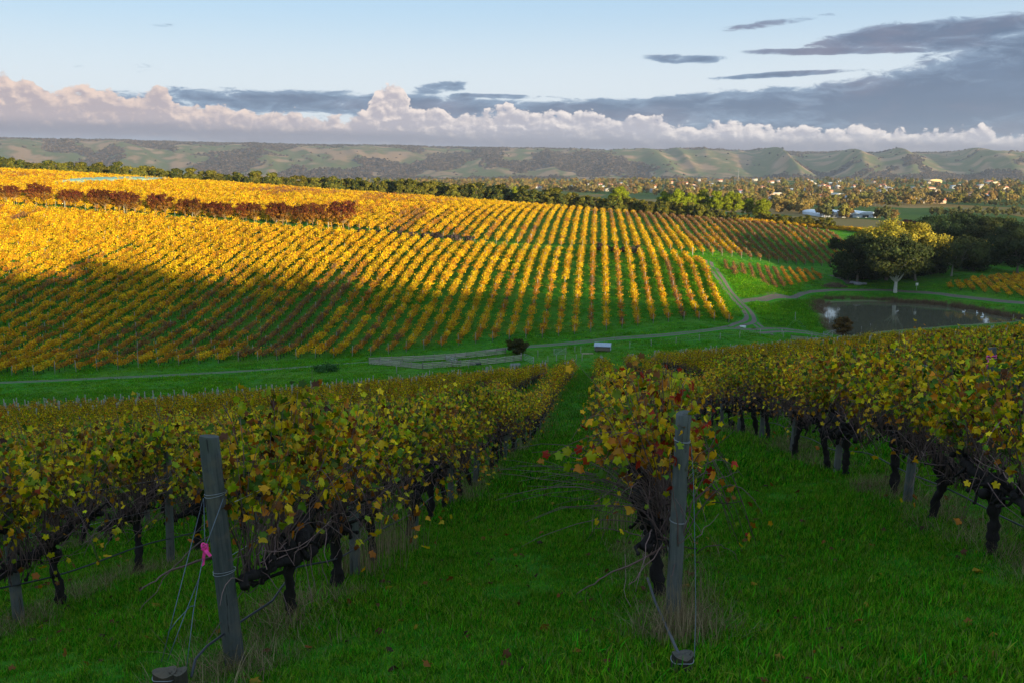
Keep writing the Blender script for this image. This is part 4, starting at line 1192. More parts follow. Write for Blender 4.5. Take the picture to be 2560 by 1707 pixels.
GT = [tuft(600 + i, 26, .060, .0040, .050, GPAL, .9).build('grass_tuft', M['grass']) for i in range(4)]
GT2 = [tuft(610 + i, 26, .085, .0075, .10, GPAL, .9, 2).build('grass_tuft', M['grass']) for i in range(3)]
GT3 = [tuft(620 + i, 30, .13, .013, .25, GPAL, .9, 2).build('grass_tuft', M['grass']) for i in range(3)]
GT4 = [tuft(630 + i, 34, .20, .030, .42, [(.08, .29, .008), (.11, .33, .010), (.17, .35, .016), (.05, .22, .006)], .8, 2).build('grass_tuft', M['grass']) for i in range(3)]
R = np.random.default_rng(88)
def sample_view(n, y0, y1, power, xlim=.60):
    u = R.random(n); y = (y0 ** power + u * (y1 ** power - y0 ** power)) ** (1 / power)
    x = R.uniform(-xlim, xlim, n) * (y + 1.0); return x, y
gx = []; gy = []; gi = []; gs = []
for (n, y0, y1, pw, ids, s0, s1) in ((95000, 4.8, 16, 1.6, (0, 1, 2, 3), .6, 1.35), (80000, 14, 40, 1.3, (4, 5, 6), .7, 1.5), (50000, 36, 130, 1.4, (7, 8, 9), .7, 1.5)):
    x, y = sample_view(int(n * 1.25), y0, y1, pw, .76); n = len(x)
    m = vnoise(x * .9, y * .9, 3) * .6 + vnoise(x * 3, y * 3, 4) * .4
    gx.append(x); gy.append(y); gi.append(R.choice(ids, n)); gs.append(R.uniform(s0, s1, n) * (.62 + 1.0 * m ** 1.5))
for (n, y0, y1) in ((70000, 118, 262), (30000, 255, 400)):
    y = np.sqrt(R.uniform(y0 ** 2, y1 ** 2, n)); x = R.uniform(-.58, .60, n) * y
    sdp = poly_sdist(PONDW, x, y); keep = sdp > 2.0
    for T_ in TRACKS:
        dd = np.full(n, 1e9)
        for q in T_[::3]: dd = np.minimum(dd, np.hypot(x - q[0], y - q[1]))
        keep &= dd > 2.0
    x = x[keep]; y = y[keep]
    gx.append(x); gy.append(y); gi.append(R.choice((10, 11, 12), len(x))); gs.append(R.uniform(.5, 1.3, len(x)) * (.5 + vnoise(x * .2, y * .2, 8)))
c0 = hit(1900, 735); n = 16000      # taller tufts added left of the dam to catch the low sun
x = c0[0] + R.normal(0, 13, n); y = c0[1] + R.normal(0, 17, n); keep = (poly_sdist(PONDW, x, y) > 3) & (y > 178) & (y < 275)
for T_ in TRACKS:
    dd = np.full(n, 1e9)
    for q in T_[::3]: dd = np.minimum(dd, np.hypot(x - q[0], y - q[1]))
    keep &= dd > 2.2
x = x[keep]; y = y[keep]; gx.append(x); gy.append(y); gi.append(R.choice((10, 11, 12), len(x))); gs.append(R.uniform(.8, 1.9, len(x)))
gx = np.concatenate(gx); gy = np.concatenate(gy); gi = np.concatenate(gi); gs = np.concatenate(gs)
n = len(gx)
def ground_z(x, y):
    z = height(x, y); near = (1 - sstep(40, 140, np.hypot(x, y)))
    return z + near * ((fbm(x * 1.3, y * 1.3, 5) - .47) * .10 + (fbm(x * .35, y * .35, 6) - .47) * .16)
scatter('grass', np.column_stack([gx, gy, ground_z(gx, gy)]), np.column_stack([R.normal(0, .15, (n, 2)), R.uniform(0, 6.28, n)]), gs, gi, GT + GT2 + GT3 + GT4, label='short lush green grass between the vine rows and over the valley', cat='grass')
# dry grass under the rows
DT = [tuft(640 + i, 34, .22, .0022, .09, DPAL, 1.3).build('dry_tuft', M['dry']) for i in range(4)]
DT2 = [tuft(650 + i, 28, .24, .006, .17, DPAL, 1.2, 2).build('dry_tuft', M['dry']) for i in range(3)]
dx = []; dy = []; di = []; ds = []
for k in range(-8, 12):
    y0 = max(row_end(k), 3.0)
    for (a, b, dens, ids) in ((y0 - .3, 24, 34, (0, 1, 2, 3)), (24, 75, 9, (4, 5, 6))):
        n = int((b - a) * dens); y = R.uniform(a, b, n); x = row_x(k, y) + R.normal(0, .24, n) + (.12 if k >= 2 else .05)
        keep = vnoise(x * .8, y * .5, 12 + k) > (.42 if k < 2 else .30); x = x[keep]; y = y[keep]
        dx.append(x); dy.append(y); di.append(R.choice(ids, len(x))); ds.append(R.uniform(.35, 1.15, len(x)))
for (px, py, nn, sp_) in ((1700, 1590, 26, .16), (560, 1690, 22, .2), (640, 1560, 12, .25)):
    c = hit(px, py); dx.append(c[0] + R.normal(0, sp_, nn)); dy.append(c[1] + R.normal(0, sp_, nn)); di.append(R.choice((0, 1, 2, 3), nn)); ds.append(R.uniform(.7, 1.5, nn))
dx = np.concatenate(dx); dy = np.concatenate(dy); di = np.concatenate(di); ds = np.concatenate(ds); n = len(dx)
scatter('dry_grass', np.column_stack([dx, dy, ground_z(dx, dy)]), np.column_stack([R.normal(0, .2, (n, 2)), R.uniform(0, 6.28, n)]), ds, di, DT + DT2, label='wispy straw-coloured dry grass under the near vine rows', cat='dry grass')
# tall dry clumps
def clump(px, py, h, label, nb=150, sp_=.16):
    c = hit(px, py); t = tag(link('dry_grass_clump', tuft(int(px), nb, h, .0035, sp_, DPAL[:3], .35, 4).build('dry_grass_clump', M['dry']), None, (c[0], c[1], H(c[0], c[1]))), label, 'dry grass')
clump(905, 1440, .75, 'tall straw-coloured grass clump beside a vine trunk, left row', 170, .20)
clump(975, 1385, .95, 'taller dry grass clump leaning on the left row behind it', 190, .22)
clump(1560, 1330, .60, 'dark dry grass clump behind the red-leaved end vine', 150, .2)
clump(1712, 1575, .50, 'pale dry stalks around the foot of the red-leaved post', 90, .13)
clump(1702, 1612, .42, 'pale dry stalks between the red-leaved post and its stump', 100, .12)
clump(1770, 1100, .5, 'dry grass clump under the right row far along', 110, .25)
# fallen leaves
FL = [MB().add(LEAF_HI[i % 4][0] * [1, 1, 1.6], None, LEAF_HI[i % 4][1], c).build('fallen_leaf', M['vine_leaf']) for i, c in enumerate(((.11, .04, .012), (.055, .025, .012), (.24, .09, .012), (.34, .20, .012)))]
x, y = sample_view(1700, 5, 34, 1.3); n = len(x)
scatter('fallen_leaves', np.column_stack([x, y, ground_z(x, y) + .035]), np.column_stack([R.normal(0, .5, (n, 2)), R.uniform(0, 6.28, n)]), R.uniform(.035, .07, n), R.choice(4, n, p=[.4, .35, .15, .1]), FL, label='brown fallen vine leaves lying scattered in the near grass', cat='fallen leaves')
# ------------------------------------------------------------------ trees
def tree_mesh(seed, h, cr, base_f, pal, bark, nclump, nleaf, lsize, trunk_r, shape='round', fork=.3, nlimb=9, clump_r=.22, lean=0.0, flat=1.0, sides=7, low_pal=None, top_pal=None):
    R = np.random.default_rng(seed)
    zc0 = h * base_f; zh = h - zc0
    # clump centres
    C = []
    while len(C) < nclump:
        v = R.normal(size=3); v /= np.linalg.norm(v)
        if shape == 'dome': v[2] = abs(v[2]) * 1.0 - .12
        rad = R.uniform(.62, 1.0) if R.random() < .8 else R.uniform(.2, .7)
        g = .72 + .5 * fbm(np.array([v[0] * 1.6 + seed]), np.array([v[1] * 1.6 + v[2] * 1.3]), seed)[0]
        p = v * rad * g
        if shape == 'vase':
            zt = R.random() ** .7; a = R.uniform(0, 2 * PI); rr_ = (.30 + .70 * zt ** .8) * math.sqrt(R.uniform(.1, 1))
            if zt > .8: rr_ *= 1.25 - zt * .55
            q = np.array([rr_ * math.cos(a) * cr, rr_ * math.sin(a) * cr, zc0 + zt * zh])
        elif shape == 'dome': q = np.array([p[0] * cr, p[1] * cr, zc0 + zh * (.30 + .70 * max(p[2], -.25))])
        elif shape == 'column':
            zt = R.random(); w = math.sin(min(1, zt * 1.15 + .12) * PI) ** .6 if zt < .9 else .35
            a = R.uniform(0, 2 * PI); rr_ = w * math.sqrt(R.uniform(.15, 1)); q = np.array([rr_ * math.cos(a) * cr, rr_ * math.sin(a) * cr, zc0 + zt * zh])
        else: q = np.array([p[0] * cr, p[1] * cr, zc0 + zh * (.5 + .5 * p[2] * flat)])
        q[0] += lean * q[2]
        C.append(q)
    C = np.array(C)
    # wood
    tr = MB(); zf = h * fork
    t = np.linspace(0, 1, 7)
    wob = R.normal(0, .02 * h * .4, 2)
    tp = np.column_stack([lean * zf * t + wob[0] * np.sin(t * 3), wob[1] * np.sin(t * 2.5), -.3 + (zf + .3) * t])
    tr.tubes(tp, trunk_r * np.array([1.35, 1.05, .95, .9, .85, .8, .78]), sides + 2, bark)
    top = tp[-1]
    order = R.permutation(nclump)[:nlimb * 3]
    mains = []
    for n, ci in enumerate(order):
        e = C[ci]
        if n < nlimb or not mains:
            s = top - np.array([0, 0, R.uniform(0, .12) * zf]); r0 = trunk_r * R.uniform(.38, .6); r1 = trunk_r * .08
        else:
            k = int(np.argmin([np.linalg.norm(m[5] - e) for m in mains])); s = mains[k][R.integers(3, 6)]; r0 = trunk_r * .2; r1 = trunk_r * .05
        m_ = (s + e) / 2 + np.array([0, 0, -.06 * np.linalg.norm(e - s)]) + R.normal(0, .05 * np.linalg.norm(e - s), 3)
        tt = np.linspace(0, 1, 8)[:, None]
        P = (1 - tt) ** 2 * s + 2 * tt * (1 - tt) * m_ + tt ** 2 * e
        P[1:-1] += R.normal(0, .012 * np.linalg.norm(e - s), (6, 3))
        if n < nlimb: mains.append(P)
        tr.tubes(P, np.linspace(r0, r1, 8), sides if n < nlimb else 4, bark)
    # leaves
    le = MB(); pal = np.array(pal)
    N = nclump * nleaf
    ci = np.repeat(np.arange(nclump), nleaf)
    crr = clump_r * cr * R.uniform(.65, 1.35, nclump)
    v = R.normal(size=(N, 3)); v /= np.linalg.norm(v, axis=1, keepdims=True)
    rad = R.random(N) ** .45
    P = C[ci] + v * (rad * crr[ci])[:, None] * [1.1, 1.1, .78]
    cm = C.mean(0)
    outw = P - cm; outw /= np.linalg.norm(outw, axis=1, keepdims=True) + 1e-6
    nr = v * .9 + outw * .4 + R.normal(size=(N, 3)) * .5 + [0, 0, .15]
    tint = (1 + R.normal(0, .16, nclump))[ci][:, None]
    cols = pal[R.integers(0, len(pal), N)]
    rel = (P[:, 2] - zc0) / zh
    if low_pal is not None:
        lp = np.array(low_pal)[R.integers(0, len(low_pal), N)]; s = (rel + R.normal(0, .12, N)) < .42; cols[s] = lp[s]
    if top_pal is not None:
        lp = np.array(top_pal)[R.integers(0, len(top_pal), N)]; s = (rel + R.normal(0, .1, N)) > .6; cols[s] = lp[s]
    cols = np.clip(cols * tint * (1 + R.normal(0, .15, (N, 1))), .003, .8)
    le.leaves(P, nr, lsize * R.uniform(.6, 1.4, N), LEAF_LO[0] - [0, .45, 0], LEAF_LO[1], cols)
    return tr, le
def tree_pair(name, **kw):
    tr, le = tree_mesh(**kw)
    return tr.build(name + '_trunk', M['bark'], True), le.build(name + '_crown', M['tree_leaf'])
def put_tree(name, pair, label, loc, s=1.0, rz=0.0, group=None, sz=None):
    t = thing(name, label, 'tree', loc, rz, group, (s, s, s if sz is None else sz))
    link('trunk', pair[0], t); link('crown', pair[1], t); return t
GUM = [(.046, .064, .020), (.062, .075, .024), (.034, .047, .016), (.080, .085, .028)]
GUMY = [(.135, .135, .030), (.10, .115, .03), (.16, .145, .035), (.08, .095, .028)]
DARK = [(.028, .048, .018), (.040, .060, .022), (.020, .036, .014), (.050, .066, .024)]
PINE = [(.19, .23, .014), (.24, .28, .016), (.12, .16, .012), (.29, .31, .020)]
OLIV = [(.165, .150, .022), (.115, .120, .020), (.210, .175, .026), (.075, .085, .018)]
WHITE_BARK = (.50, .47, .42); GREY_BARK = (.22, .19, .16); BROWN_BARK = (.13, .09, .06)
rr = np.random.default_rng(900)
def base_at(px, py, Y=None):
    if Y is None: p = hit(px, py)
    else: p = pix_at(px, py, Y); p[2] = H(p[0], p[1])
    return p
def by_pixels(px_c, Y, width_px, top_py):
    p = base_at(px_c, 600, Y); D = Y * 1.0
    top = pix_at(px_c, top_py, Y)[2]
    return p, top - p[2], width_px * Y / F_PX
# --- the group by the dam
def dam_trees():
    specs = [
        # px, Y, width px, top py, kind, label
        (2247, 249.5, 176, 592, 'white', 'pale-trunked gum tree standing at the dam track, golden lower leaves'),
        (2150, 261, 140, 580, 'dark', 'dense dark rounded tree left of the pale-trunked gum'),
        (2222, 268, 165, 550, 'tall', 'tall sunlit-topped tree rising behind the pale-trunked gum, left half'),
        (2296, 266, 150, 558, 'tall2', 'tall sunlit-topped tree rising behind the pale-trunked gum, right half'),
        (2385, 276, 175, 594, 'gum', 'leaning pale-stemmed gum right of the dam tree group'),
        (2440, 290, 120, 606, 'dark', 'low dark bushy tree just right of the leaning gum'),
        (2330, 345, 120, 541, 'dark', 'dark round-topped tree behind the dam group, leftmost'),
        (2400, 352, 130, 531, 'dark2', 'highest dark tree in the clump behind the leaning gum'),
        (2478, 342, 130, 542, 'gum', 'grey-limbed gum in the dark clump at right'),
        (2555, 318, 150, 552, 'dark', 'dark tree at the right edge, behind the others'),
        (2552, 288, 120, 575, 'dark2', 'near dark tree at the right edge beside the yellow vines'),
        (2640, 300, 130, 560, 'dark', 'dark tree cut by the right edge of the view'),
        (2268, 405, 40, 548, 'plum', 'small round purple-leaved tree behind the dam group'),
        (2228, 420, 42, 548, 'bare', 'bare reddish-brown tree left of the purple one')]
    for i, (px, Y, w, top, kind, lab) in enumerate(specs):
        p, h, wm = by_pixels(px, Y, w, top); cr = wm / 2
        kw = dict(seed=910 + i, h=h, cr=cr, nlimb=9)
        if kind == 'white': tr = tree_pair('gum', **kw, base_f=.30, pal=GUM, bark=(.66, .64, .60), nclump=95, nleaf=240, lsize=.34, trunk_r=.50, fork=.20, clump_r=.20, low_pal=GUM + GUMY[:1], sides=8)
        elif kind in ('tall', 'tall2'): tr = tree_pair('gum', **kw, base_f=.15, pal=GUM, bark=GREY_BARK, nclump=100, nleaf=240, lsize=.36, trunk_r=.4, fork=.35, clump_r=.22, top_pal=[(.36, .30, .035), (.26, .235, .03), (.42, .34, .04)])  # sunlight on the crown tops is painted as lighter leaves
        elif kind == 'gum': tr = tree_pair('gum', **kw, base_f=.30, pal=GUM, bark=(.42, .39, .35), nclump=75, nleaf=220, lsize=.36, trunk_r=.26, fork=.28, clump_r=.20, lean=.10)
        elif kind == 'plum': tr = tree_pair('plum', **kw, base_f=.15, pal=[(.030, .012, .018), (.045, .018, .022)], bark=BROWN_BARK, nclump=40, nleaf=120, lsize=.36, trunk_r=.2)
        elif kind == 'bare': tr = tree_pair('bare', **kw, base_f=.2, pal=[(.10, .06, .05), (.14, .09, .06)], bark=BROWN_BARK, nclump=36, nleaf=50, lsize=.30, trunk_r=.2)
        else: tr = tree_pair('dark', **kw, base_f=.08 if kind == 'dark' else .15, pal=DARK if kind == 'dark' else DARK + GUM[:1], bark=GREY_BARK, nclump=85, nleaf=230, lsize=.36, trunk_r=.35, fork=.2, clump_r=.24)
        put_tree('gum_tree' if kind in ('white', 'tall', 'tall2', 'gum') else ('plum_tree' if kind == 'plum' else 'broadleaf_tree'), tr, lab, p, group='trees around the dam')
dam_trees()
def undergrowth():
    R = np.random.default_rng(19)
    for i, (px, Y, w, h) in enumerate(((2128, 266, 9, 4), (2165, 268, 10, 4.5), (2200, 270, 10, 5), (2232, 272, 9, 4.5), (2268, 272, 10, 5), (2300, 276, 10, 4.5), (2335, 280, 10, 4.5), (2372, 288, 10, 5), (2415, 292, 11, 5), (2455, 300, 11, 5), (2500, 310, 11, 5.5), (2545, 310, 11, 5))):
        tr, le = tree_mesh(seed=1400 + i, h=h, cr=w / 2, base_f=.0, pal=DARK, bark=GREY_BARK, nclump=34, nleaf=110, lsize=.34, trunk_r=.08, fork=.1, nlimb=8, clump_r=.26, sides=4)
        p = base_at(px, 600, Y); t = thing('undergrowth_bush', '%s dark bush from the left in the undergrowth below the dam trees' % ordn(i + 1), 'bush', p, 0, 'undergrowth below the dam trees')
        link('stems', tr.build('stems', M['bark']), t); link('foliage', le.build('foliage', M['tree_leaf']), t)
undergrowth()
# --- round pines above the belt
def pines():
    specs = [(1545, 452, 54, 459, 'lone round bright green pine above the belt'), (1660, 466, 46, 470, 'left pine of the round green pine cluster, darker'), (1690, 458, 52, 464, 'second pine of the round green cluster, highest'),
             (1722, 462, 40, 476, 'third pine of the round green cluster'), (1752, 470, 46, 468, 'fourth pine of the round green cluster, in the middle'), (1788, 462, 44, 472, 'fifth pine of the round green cluster'),
             (1828, 462, 54, 472, 'broad pine at the right end of the round green cluster'), (1868, 470, 34, 486, 'olive pine just right of the round green cluster'), (1902, 462, 46, 489, 'last round pine, lowest, to the right of the cluster'), (1292, 470, 34, 461, 'small green pine top at the left of the lone round one')]
    for i, (px, Y, w, top, lab) in enumerate(specs):
        p, h, wm = by_pixels(px, Y, w, top)
        tr = tree_pair('pine', seed=940 + i, h=h, cr=wm / 2 * 1.02, base_f=.22, pal=PINE, bark=BROWN_BARK, nclump=62, nleaf=190, lsize=.34, trunk_r=.28, shape='dome', fork=.3, clump_r=.25)
        put_tree('stone_pine', tr, lab, p, group='round green pines')
pines()
# --- belt along the crest
BELT = [tree_pair('belt', seed=960 + i, h=7.0, cr=2.6 + .5 * (i % 3), base_f=.06 if i % 2 else .16, pal=OLIV if i % 3 else OLIV + DARK, bark=(.30, .22, .14), nclump=44, nleaf=130, lsize=.34, trunk_r=.16, shape='round' if i % 2 else 'column', fork=.35, clump_r=.27) for i in range(7)]
tp_x = [-80, 0, 20, 50, 100, 180, 370, 590, 665, 700, 890, 1000, 1230, 1300, 1500, 1700, 1900, 2060, 2110]
tp_y = [402, 404, 397, 404, 412, 409, 422, 439, 436, 444, 452, 454, 468, 475, 494, 510, 537, 545, 556]
cxs = [p[0] for p in ((-300,), (0,), (370,), (590,), (890,), (1230,), (1500,), (1700,), (1900,), (2110,))]
cys = [520, 498, 486, 480, 470, 448, 428, 414, 398, 380]
px = -70.0; nb = 0
while px < 2085:
    lead = rr.normal(0, 6)
    Y = float(np.interp(px, cxs, cys)) + rr.uniform(8, 34) * (1 if px < 1300 else .5)
    top = float(np.interp(px, tp_x, tp_y)) - 1.0 + rr.normal(0, 4.5) + (3 if rr.random() < .3 else 0)
    p = base_at(px, 500, Y); h = pix_at(px, top, Y)[2] - p[2]
    h = float(np.clip(h, 2.6, 13)); s = h / 7.0
    nb += 1
    wide = rr.uniform(.85, 1.25) * max(s, .55)
    t = thing('belt_tree', '%s tree from the left in the long belt along the golden hill crest' % ordn(nb), 'tree', p, rr.uniform(0, 6.28), 'belt trees along the crest', (wide, wide, s))
    pr = BELT[int(rr.integers(7))]; link('trunk', pr[0], t); link('crown', pr[1], t)
    px += rr.uniform(8, 15) * (1.0 if px < 1500 else .85)
# --- avenue of red trees in two lines
REDT = [(.12, .030, .014), (.09, .024, .013), (.16, .042, .015), (.065, .022, .013)]
REDG = [(.34, .16, .018), (.26, .11, .018), (.15, .05, .015)]  # golden lower leaves, with warm sunlight painted into their colour
AVE = [tree_pair('avenue', seed=980 + i, h=6.6, cr=3.0, base_f=.30, pal=REDT + REDG[2:], bark=(.34, .22, .10), nclump=64, nleaf=60, lsize=.20, trunk_r=.13, shape='round', fork=.26, nlimb=16, clump_r=.20, low_pal=REDG) for i in range(5)]
# photo pixels of trunk foot and crown top
ave = [(13, 510, 462), (36, 511, 463), (90, 515, 457), (114, 518, 459), (165, 520, 472), (190, 522, 474), (243, 528, 471), (265, 531, 474), (300, 534, 474), (318, 537, 476), (337, 538, 484), (391, 541, 482), (414, 544, 484),
       (463, 549, 494), (489, 553, 494), (537, 557, 502), (562, 560, 504), (608, 561, 506), (636, 563, 503), (690, 569, 505), (708, 571, 504), (752, 572, 510), (783, 573, 507), (828, 573, 505), (858, 577, 499)]
for i, (px, py, top) in enumerate(ave):
    p = hit(px, py); h = pix_at(px, top, p[1])[2] - p[2]
    s = h / 6.6
    put_tree('avenue_tree', AVE[i % 5], '%s red-brown tree from the left in the avenue across the golden vines' % ordn(i + 1), p, s * rr.uniform(.85, 1.05), rr.uniform(0, 6.28), 'red-brown avenue trees', s)
# --- hedge of dark stems between the two vineyard blocks
def shrub(name, p, w, h, pal, label, seed, group=None, n=26, nl=90, ls=.16, cat='bush'):
    tr, le = tree_mesh(seed=seed, h=h, cr=w / 2, base_f=.03, pal=pal, bark=(.10, .07, .06), nclump=n, nleaf=nl, lsize=ls, trunk_r=.05, fork=.12, nlimb=10, clump_r=.28, sides=4)
    t = thing(name, label, cat, p, 0, group); link('stems', tr.build('stems', M['bark']), t); link('foliage', le.build('foliage', M['tree_leaf']), t); return t
PURP = [(.060, .048, .052), (.085, .062, .060), (.045, .035, .040), (.11, .075, .06)]
for i, (px, w) in enumerate(((905, 3.0), (950, 2.6), (985, 4.2), (1030, 3.0), (1065, 3.2), (1092, 4.4), (1135, 4.6), (1175, 3.0), (1505, 4.5), (1545, 4.6), (1590, 4.6))):
    py = np.interp(px, [860, 1404, 1741], [583, 622, 644]); p = hit(px, py)
    shrub('hedge_bush', p, w, 1.5 + .3 * (i % 3), PURP, '%s purple-grey bush from the left along the lane between vineyard blocks' % ordn(i + 1), 1010 + i, 'purple-grey bushes along the lane', 18, 70, .20)
shrub('bush', hit(1293, 884), 3.7, 2.6, [(.075, .062, .018), (.05, .055, .018), (.10, .075, .02)], 'round olive bush beside the timber pen', 1030, None, 40, 160, .15)
shrub('bush', hit(2107, 836), 3.9, 3.5, [(.13, .075, .025), (.085, .065, .022), (.17, .10, .03)], 'round brown bush on the near bank of the dam', 1031, None, 46, 160, .16)
shrub('weed_patch', hit(815, 927), 4.6, .7, [(.03, .10, .02), (.045, .12, .03)], 'low dark green weeds beside the track left of the pen', 1032, None, 30, 90, .14)
# brush heap and pale boulders at the edge of the trees
def heap():
    p = hit(2084, 718); mb = MB(); R = np.random.default_rng(4); n = 420
    a = R.uniform(0, 2 * PI, n); r_ = np.sqrt(R.random(n)); c = np.column_stack([3.4 * r_ * np.cos(a), 1.3 * r_ * np.sin(a), (1 - r_ ** 1.5) * 1.35 * R.random(n) + .05])
    d = R.normal(size=(n, 3)) * [1, .7, .3]; d /= np.linalg.norm(d, axis=1, keepdims=True)
    L = R.uniform(.3, .9, n)[:, None]
    mb.tubes(np.stack([c - d * L, c, c + d * L], 1), np.tile([.03, .035, .015], (n, 1)), 4, np.outer(R.uniform(.7, 1.6, n), [.16, .105, .07]))
    tag(link('brush_heap', mb.build('brush_heap', M['bark']), None, p), 'heap of brown pruned branches left of the dam trees', 'brush heap')
    for i, (px, py, s) in enumerate(((2132, 709, 1.0), (2145, 713, 1.3), (2160, 712, .9))):
        mb = MB(); mb.lump((0, 0, .25 * s), .6 * s, 2, .3, (.34, .33, .36), seed=40 + i, sc=(1.5, .9, .7))
        tag(link('boulder', mb.build('boulder', M['stone'], True), None, hit(px, py)), ('left', 'middle', 'right')[i] + ' pale grey boulder under the dark tree by the dam', 'boulder', 'boulders under the dark tree')
heap()
# unseen trees added on the ridge behind the viewer to shade the slope
def ridge_shade_trees():
    R = np.random.default_rng(31); xs = []; ys = []
    for cx, cy_, n, sx, sy in ((60, -58, 9, 30, 7), (-10, -68, 9, 30, 7), (112, -54, 6, 14, 5), (238, 46, 8, 8, 4), (270, 2, 3, 10, 8)):
        xs += list(R.normal(cx, sx, n)); ys += list(R.normal(cy_, sy, n))
    xs = np.array(xs); ys = np.array(ys); n = len(xs)
    ms = []
    for i in range(3):
        tr, le = tree_mesh(seed=1100 + i, h=4.6, cr=2.6, base_f=.1, pal=GUM, bark=GREY_BARK, nclump=50, nleaf=110, lsize=.4, trunk_r=.25)
        m = MB(); 
        for s in (tr, le):
            o = m.n
            for v, c in zip(s.v, s.c): m.v.append(v); m.c.append(c)
            for q in s.q: m.q.append(q + o)
            for t in s.t: m.t.append(t + o)
            m.n += s.n
        ms.append(m.build('ridge_shade_tree', M['tree_leaf']))
    scatter('ridge_shade_trees', np.column_stack([xs, ys, height(xs, ys)]), np.column_stack([np.zeros((n, 2)), R.uniform(0, 6, n)]), R.uniform(.7, 1.2, n), R.integers(0, 3, n), ms, label='unseen gum trees added along the ridge behind the view for their shade', cat='wood')
ridge_shade_trees()
# ------------------------------------------------------------------ far range
def hill_profile(A):
    px = np.array([-600, 0, 300, 511, 750, 1034, 1415, 1600, 1785, 1937, 2100, 2231, 2427, 2560, 3000]); py = np.array([348, 349, 354, 359, 364, 368, 376, 379, 381, 381, 384, 386, 382, 388, 392])
    az = np.array([pix_ae(x, y)[0] for x, y in zip(px, py)]); el = np.array([pix_ae(x, y)[1] for x, y in zip(px, py)])
    return np.interp(A, az, el)
def build_hills():
    az = np.linspace(-42, 42, 560); s = np.linspace(0, 1, 150)
    A, S = np.meshgrid(az, s)
    rr_ = 4900 + S * 4600
    right = sstep(2, 12, A)
    u = A + 2.2 * (S - .5) * (1 + .5 * right) + 1.2 * (fbm(A * .35, S * 3, 51) - .5)
    ridge = 1 - np.abs(2 * vnoise(u * .30, S * .9, 41) - 1)
    ridge2 = 1 - np.abs(2 * vnoise(u * .78 + 7, S * 1.6, 43) - 1)
    top = np.tan(np.radians(hill_profile(A)))
    rise = sstep(.03, .72, S) ** .9
    z_top = top * (4900 + .72 * 4600)
    Z = -50 + (z_top + 50) * rise
    env = np.clip(rise * (1 - rise) * 4, 0, 1) ** .8
    Z += env * ((ridge - .55) * (70 + 85 * right) + (ridge2 - .5) * (26 + 16 * right)) * np.where(A < 0, .9, 1.0)
    Z += (fbm(A * 2.1, S * 18, 47) - .47) * (14 - 8 * right) * rise
    Z = np.where(S > .80, Z - (S - .80) * 420, Z)
    X = rr_ * np.sin(np.radians(A)); Y = rr_ * np.cos(np.radians(A))
    # woodland cover
    w = fbm(A * .50 + 3 * fbm(A * .3, S * 2, 62), S * 7.5, 61) + .16 * sstep(.52, .72, S) - .26 * right * env + .10 * (1 - sstep(.0, .25, S)) - .02
    wood = sstep(.395, .475, w)
    tone = fbm(A * .9 + 11, S * 14, 71)
    ny, nx = A.shape; i = np.arange(ny - 1)[:, None] * nx + np.arange(nx - 1)[None]
    mb = MB(); mb.add(np.stack([X, Y, Z], -1).reshape(-1, 3), np.stack([i, i + 1, i + nx + 1, i + nx], -1).reshape(-1, 4), None, np.stack([wood, tone, rise], -1).reshape(-1, 3))
    def f(k, out):
        c = k.sep(k.attr('Col')[1]); P = pos(k)
        n = k.noise(P, .012, 5, .65); n2 = k.noise(P, .0035, 3, .6)
        past = k.ramp(k.add(c[1], k.mul(k.sub(n2, .5), .5)), [(.30, (.36, .22, .12)), (.42, (.165, .14, .055)), (.50, (.12, .14, .042)), (.60, (.18, .155, .06)), (.70, (.38, .24, .13))])
        wd = k.mix(n, (.040, .031, .025), (.105, .078, .062))
        principled(k, out, k.mix(k.smooth(k.add(c[0], k.mul(k.sub(n, .5), .9)), .35, .65), past, wd), .95, .1, k.bump(n, .5, 12.0))
    tag(link('hills', mb.build('hills', material('hills', f), True)), kind='structure')
    # bush cover of the range as one mass
    R = np.random.default_rng(12)
    n = 60000
    ai = R.uniform(0, 559, n); si = R.uniform(0, 149 * .80, n)
    a0 = ai.astype(int); s0 = si.astype(int)
    keep = (wood[s0, a0] > R.uniform(.15, 1.0, n)) | (R.random(n) < .010)
    a0 = a0[keep]; s0 = s0[keep]; fa = (ai[keep] - a0)[:, None]; fs = (si[keep] - s0)[:, None]
    G = np.stack([X, Y, Z], -1)
    P = (G[s0, a0] * (1 - fa) + G[s0, np.minimum(a0 + 1, 559)] * fa) * (1 - fs) + (G[np.minimum(s0 + 1, 149), a0] * (1 - fa) + G[np.minimum(s0 + 1, 149), np.minimum(a0 + 1, 559)] * fa) * fs
    n = len(P)
    ms = []
    for q in range(3):
        m = MB()
        for j in range(5): m.lump(R.normal(0, .55, 3) * [1, 1, .35] + [0, 0, .45], R.uniform(.35, .7), 0, .3, tuple(np.array([(.075, .056, .042), (.11, .08, .06), (.048, .040, .031)][q]) * R.uniform(.8, 1.2)), seed=q * 7 + j)
        ms.append(m.build('bush', M['far_leaf']))
    scatter('hill_woodland', P, np.column_stack([np.zeros((n, 2)), R.uniform(0, 6, n)]), R.uniform(5, 10, n), R.integers(0, 3, n), ms, label='distant bush and woodland covering the long hill range', cat='woodland')
build_hills()

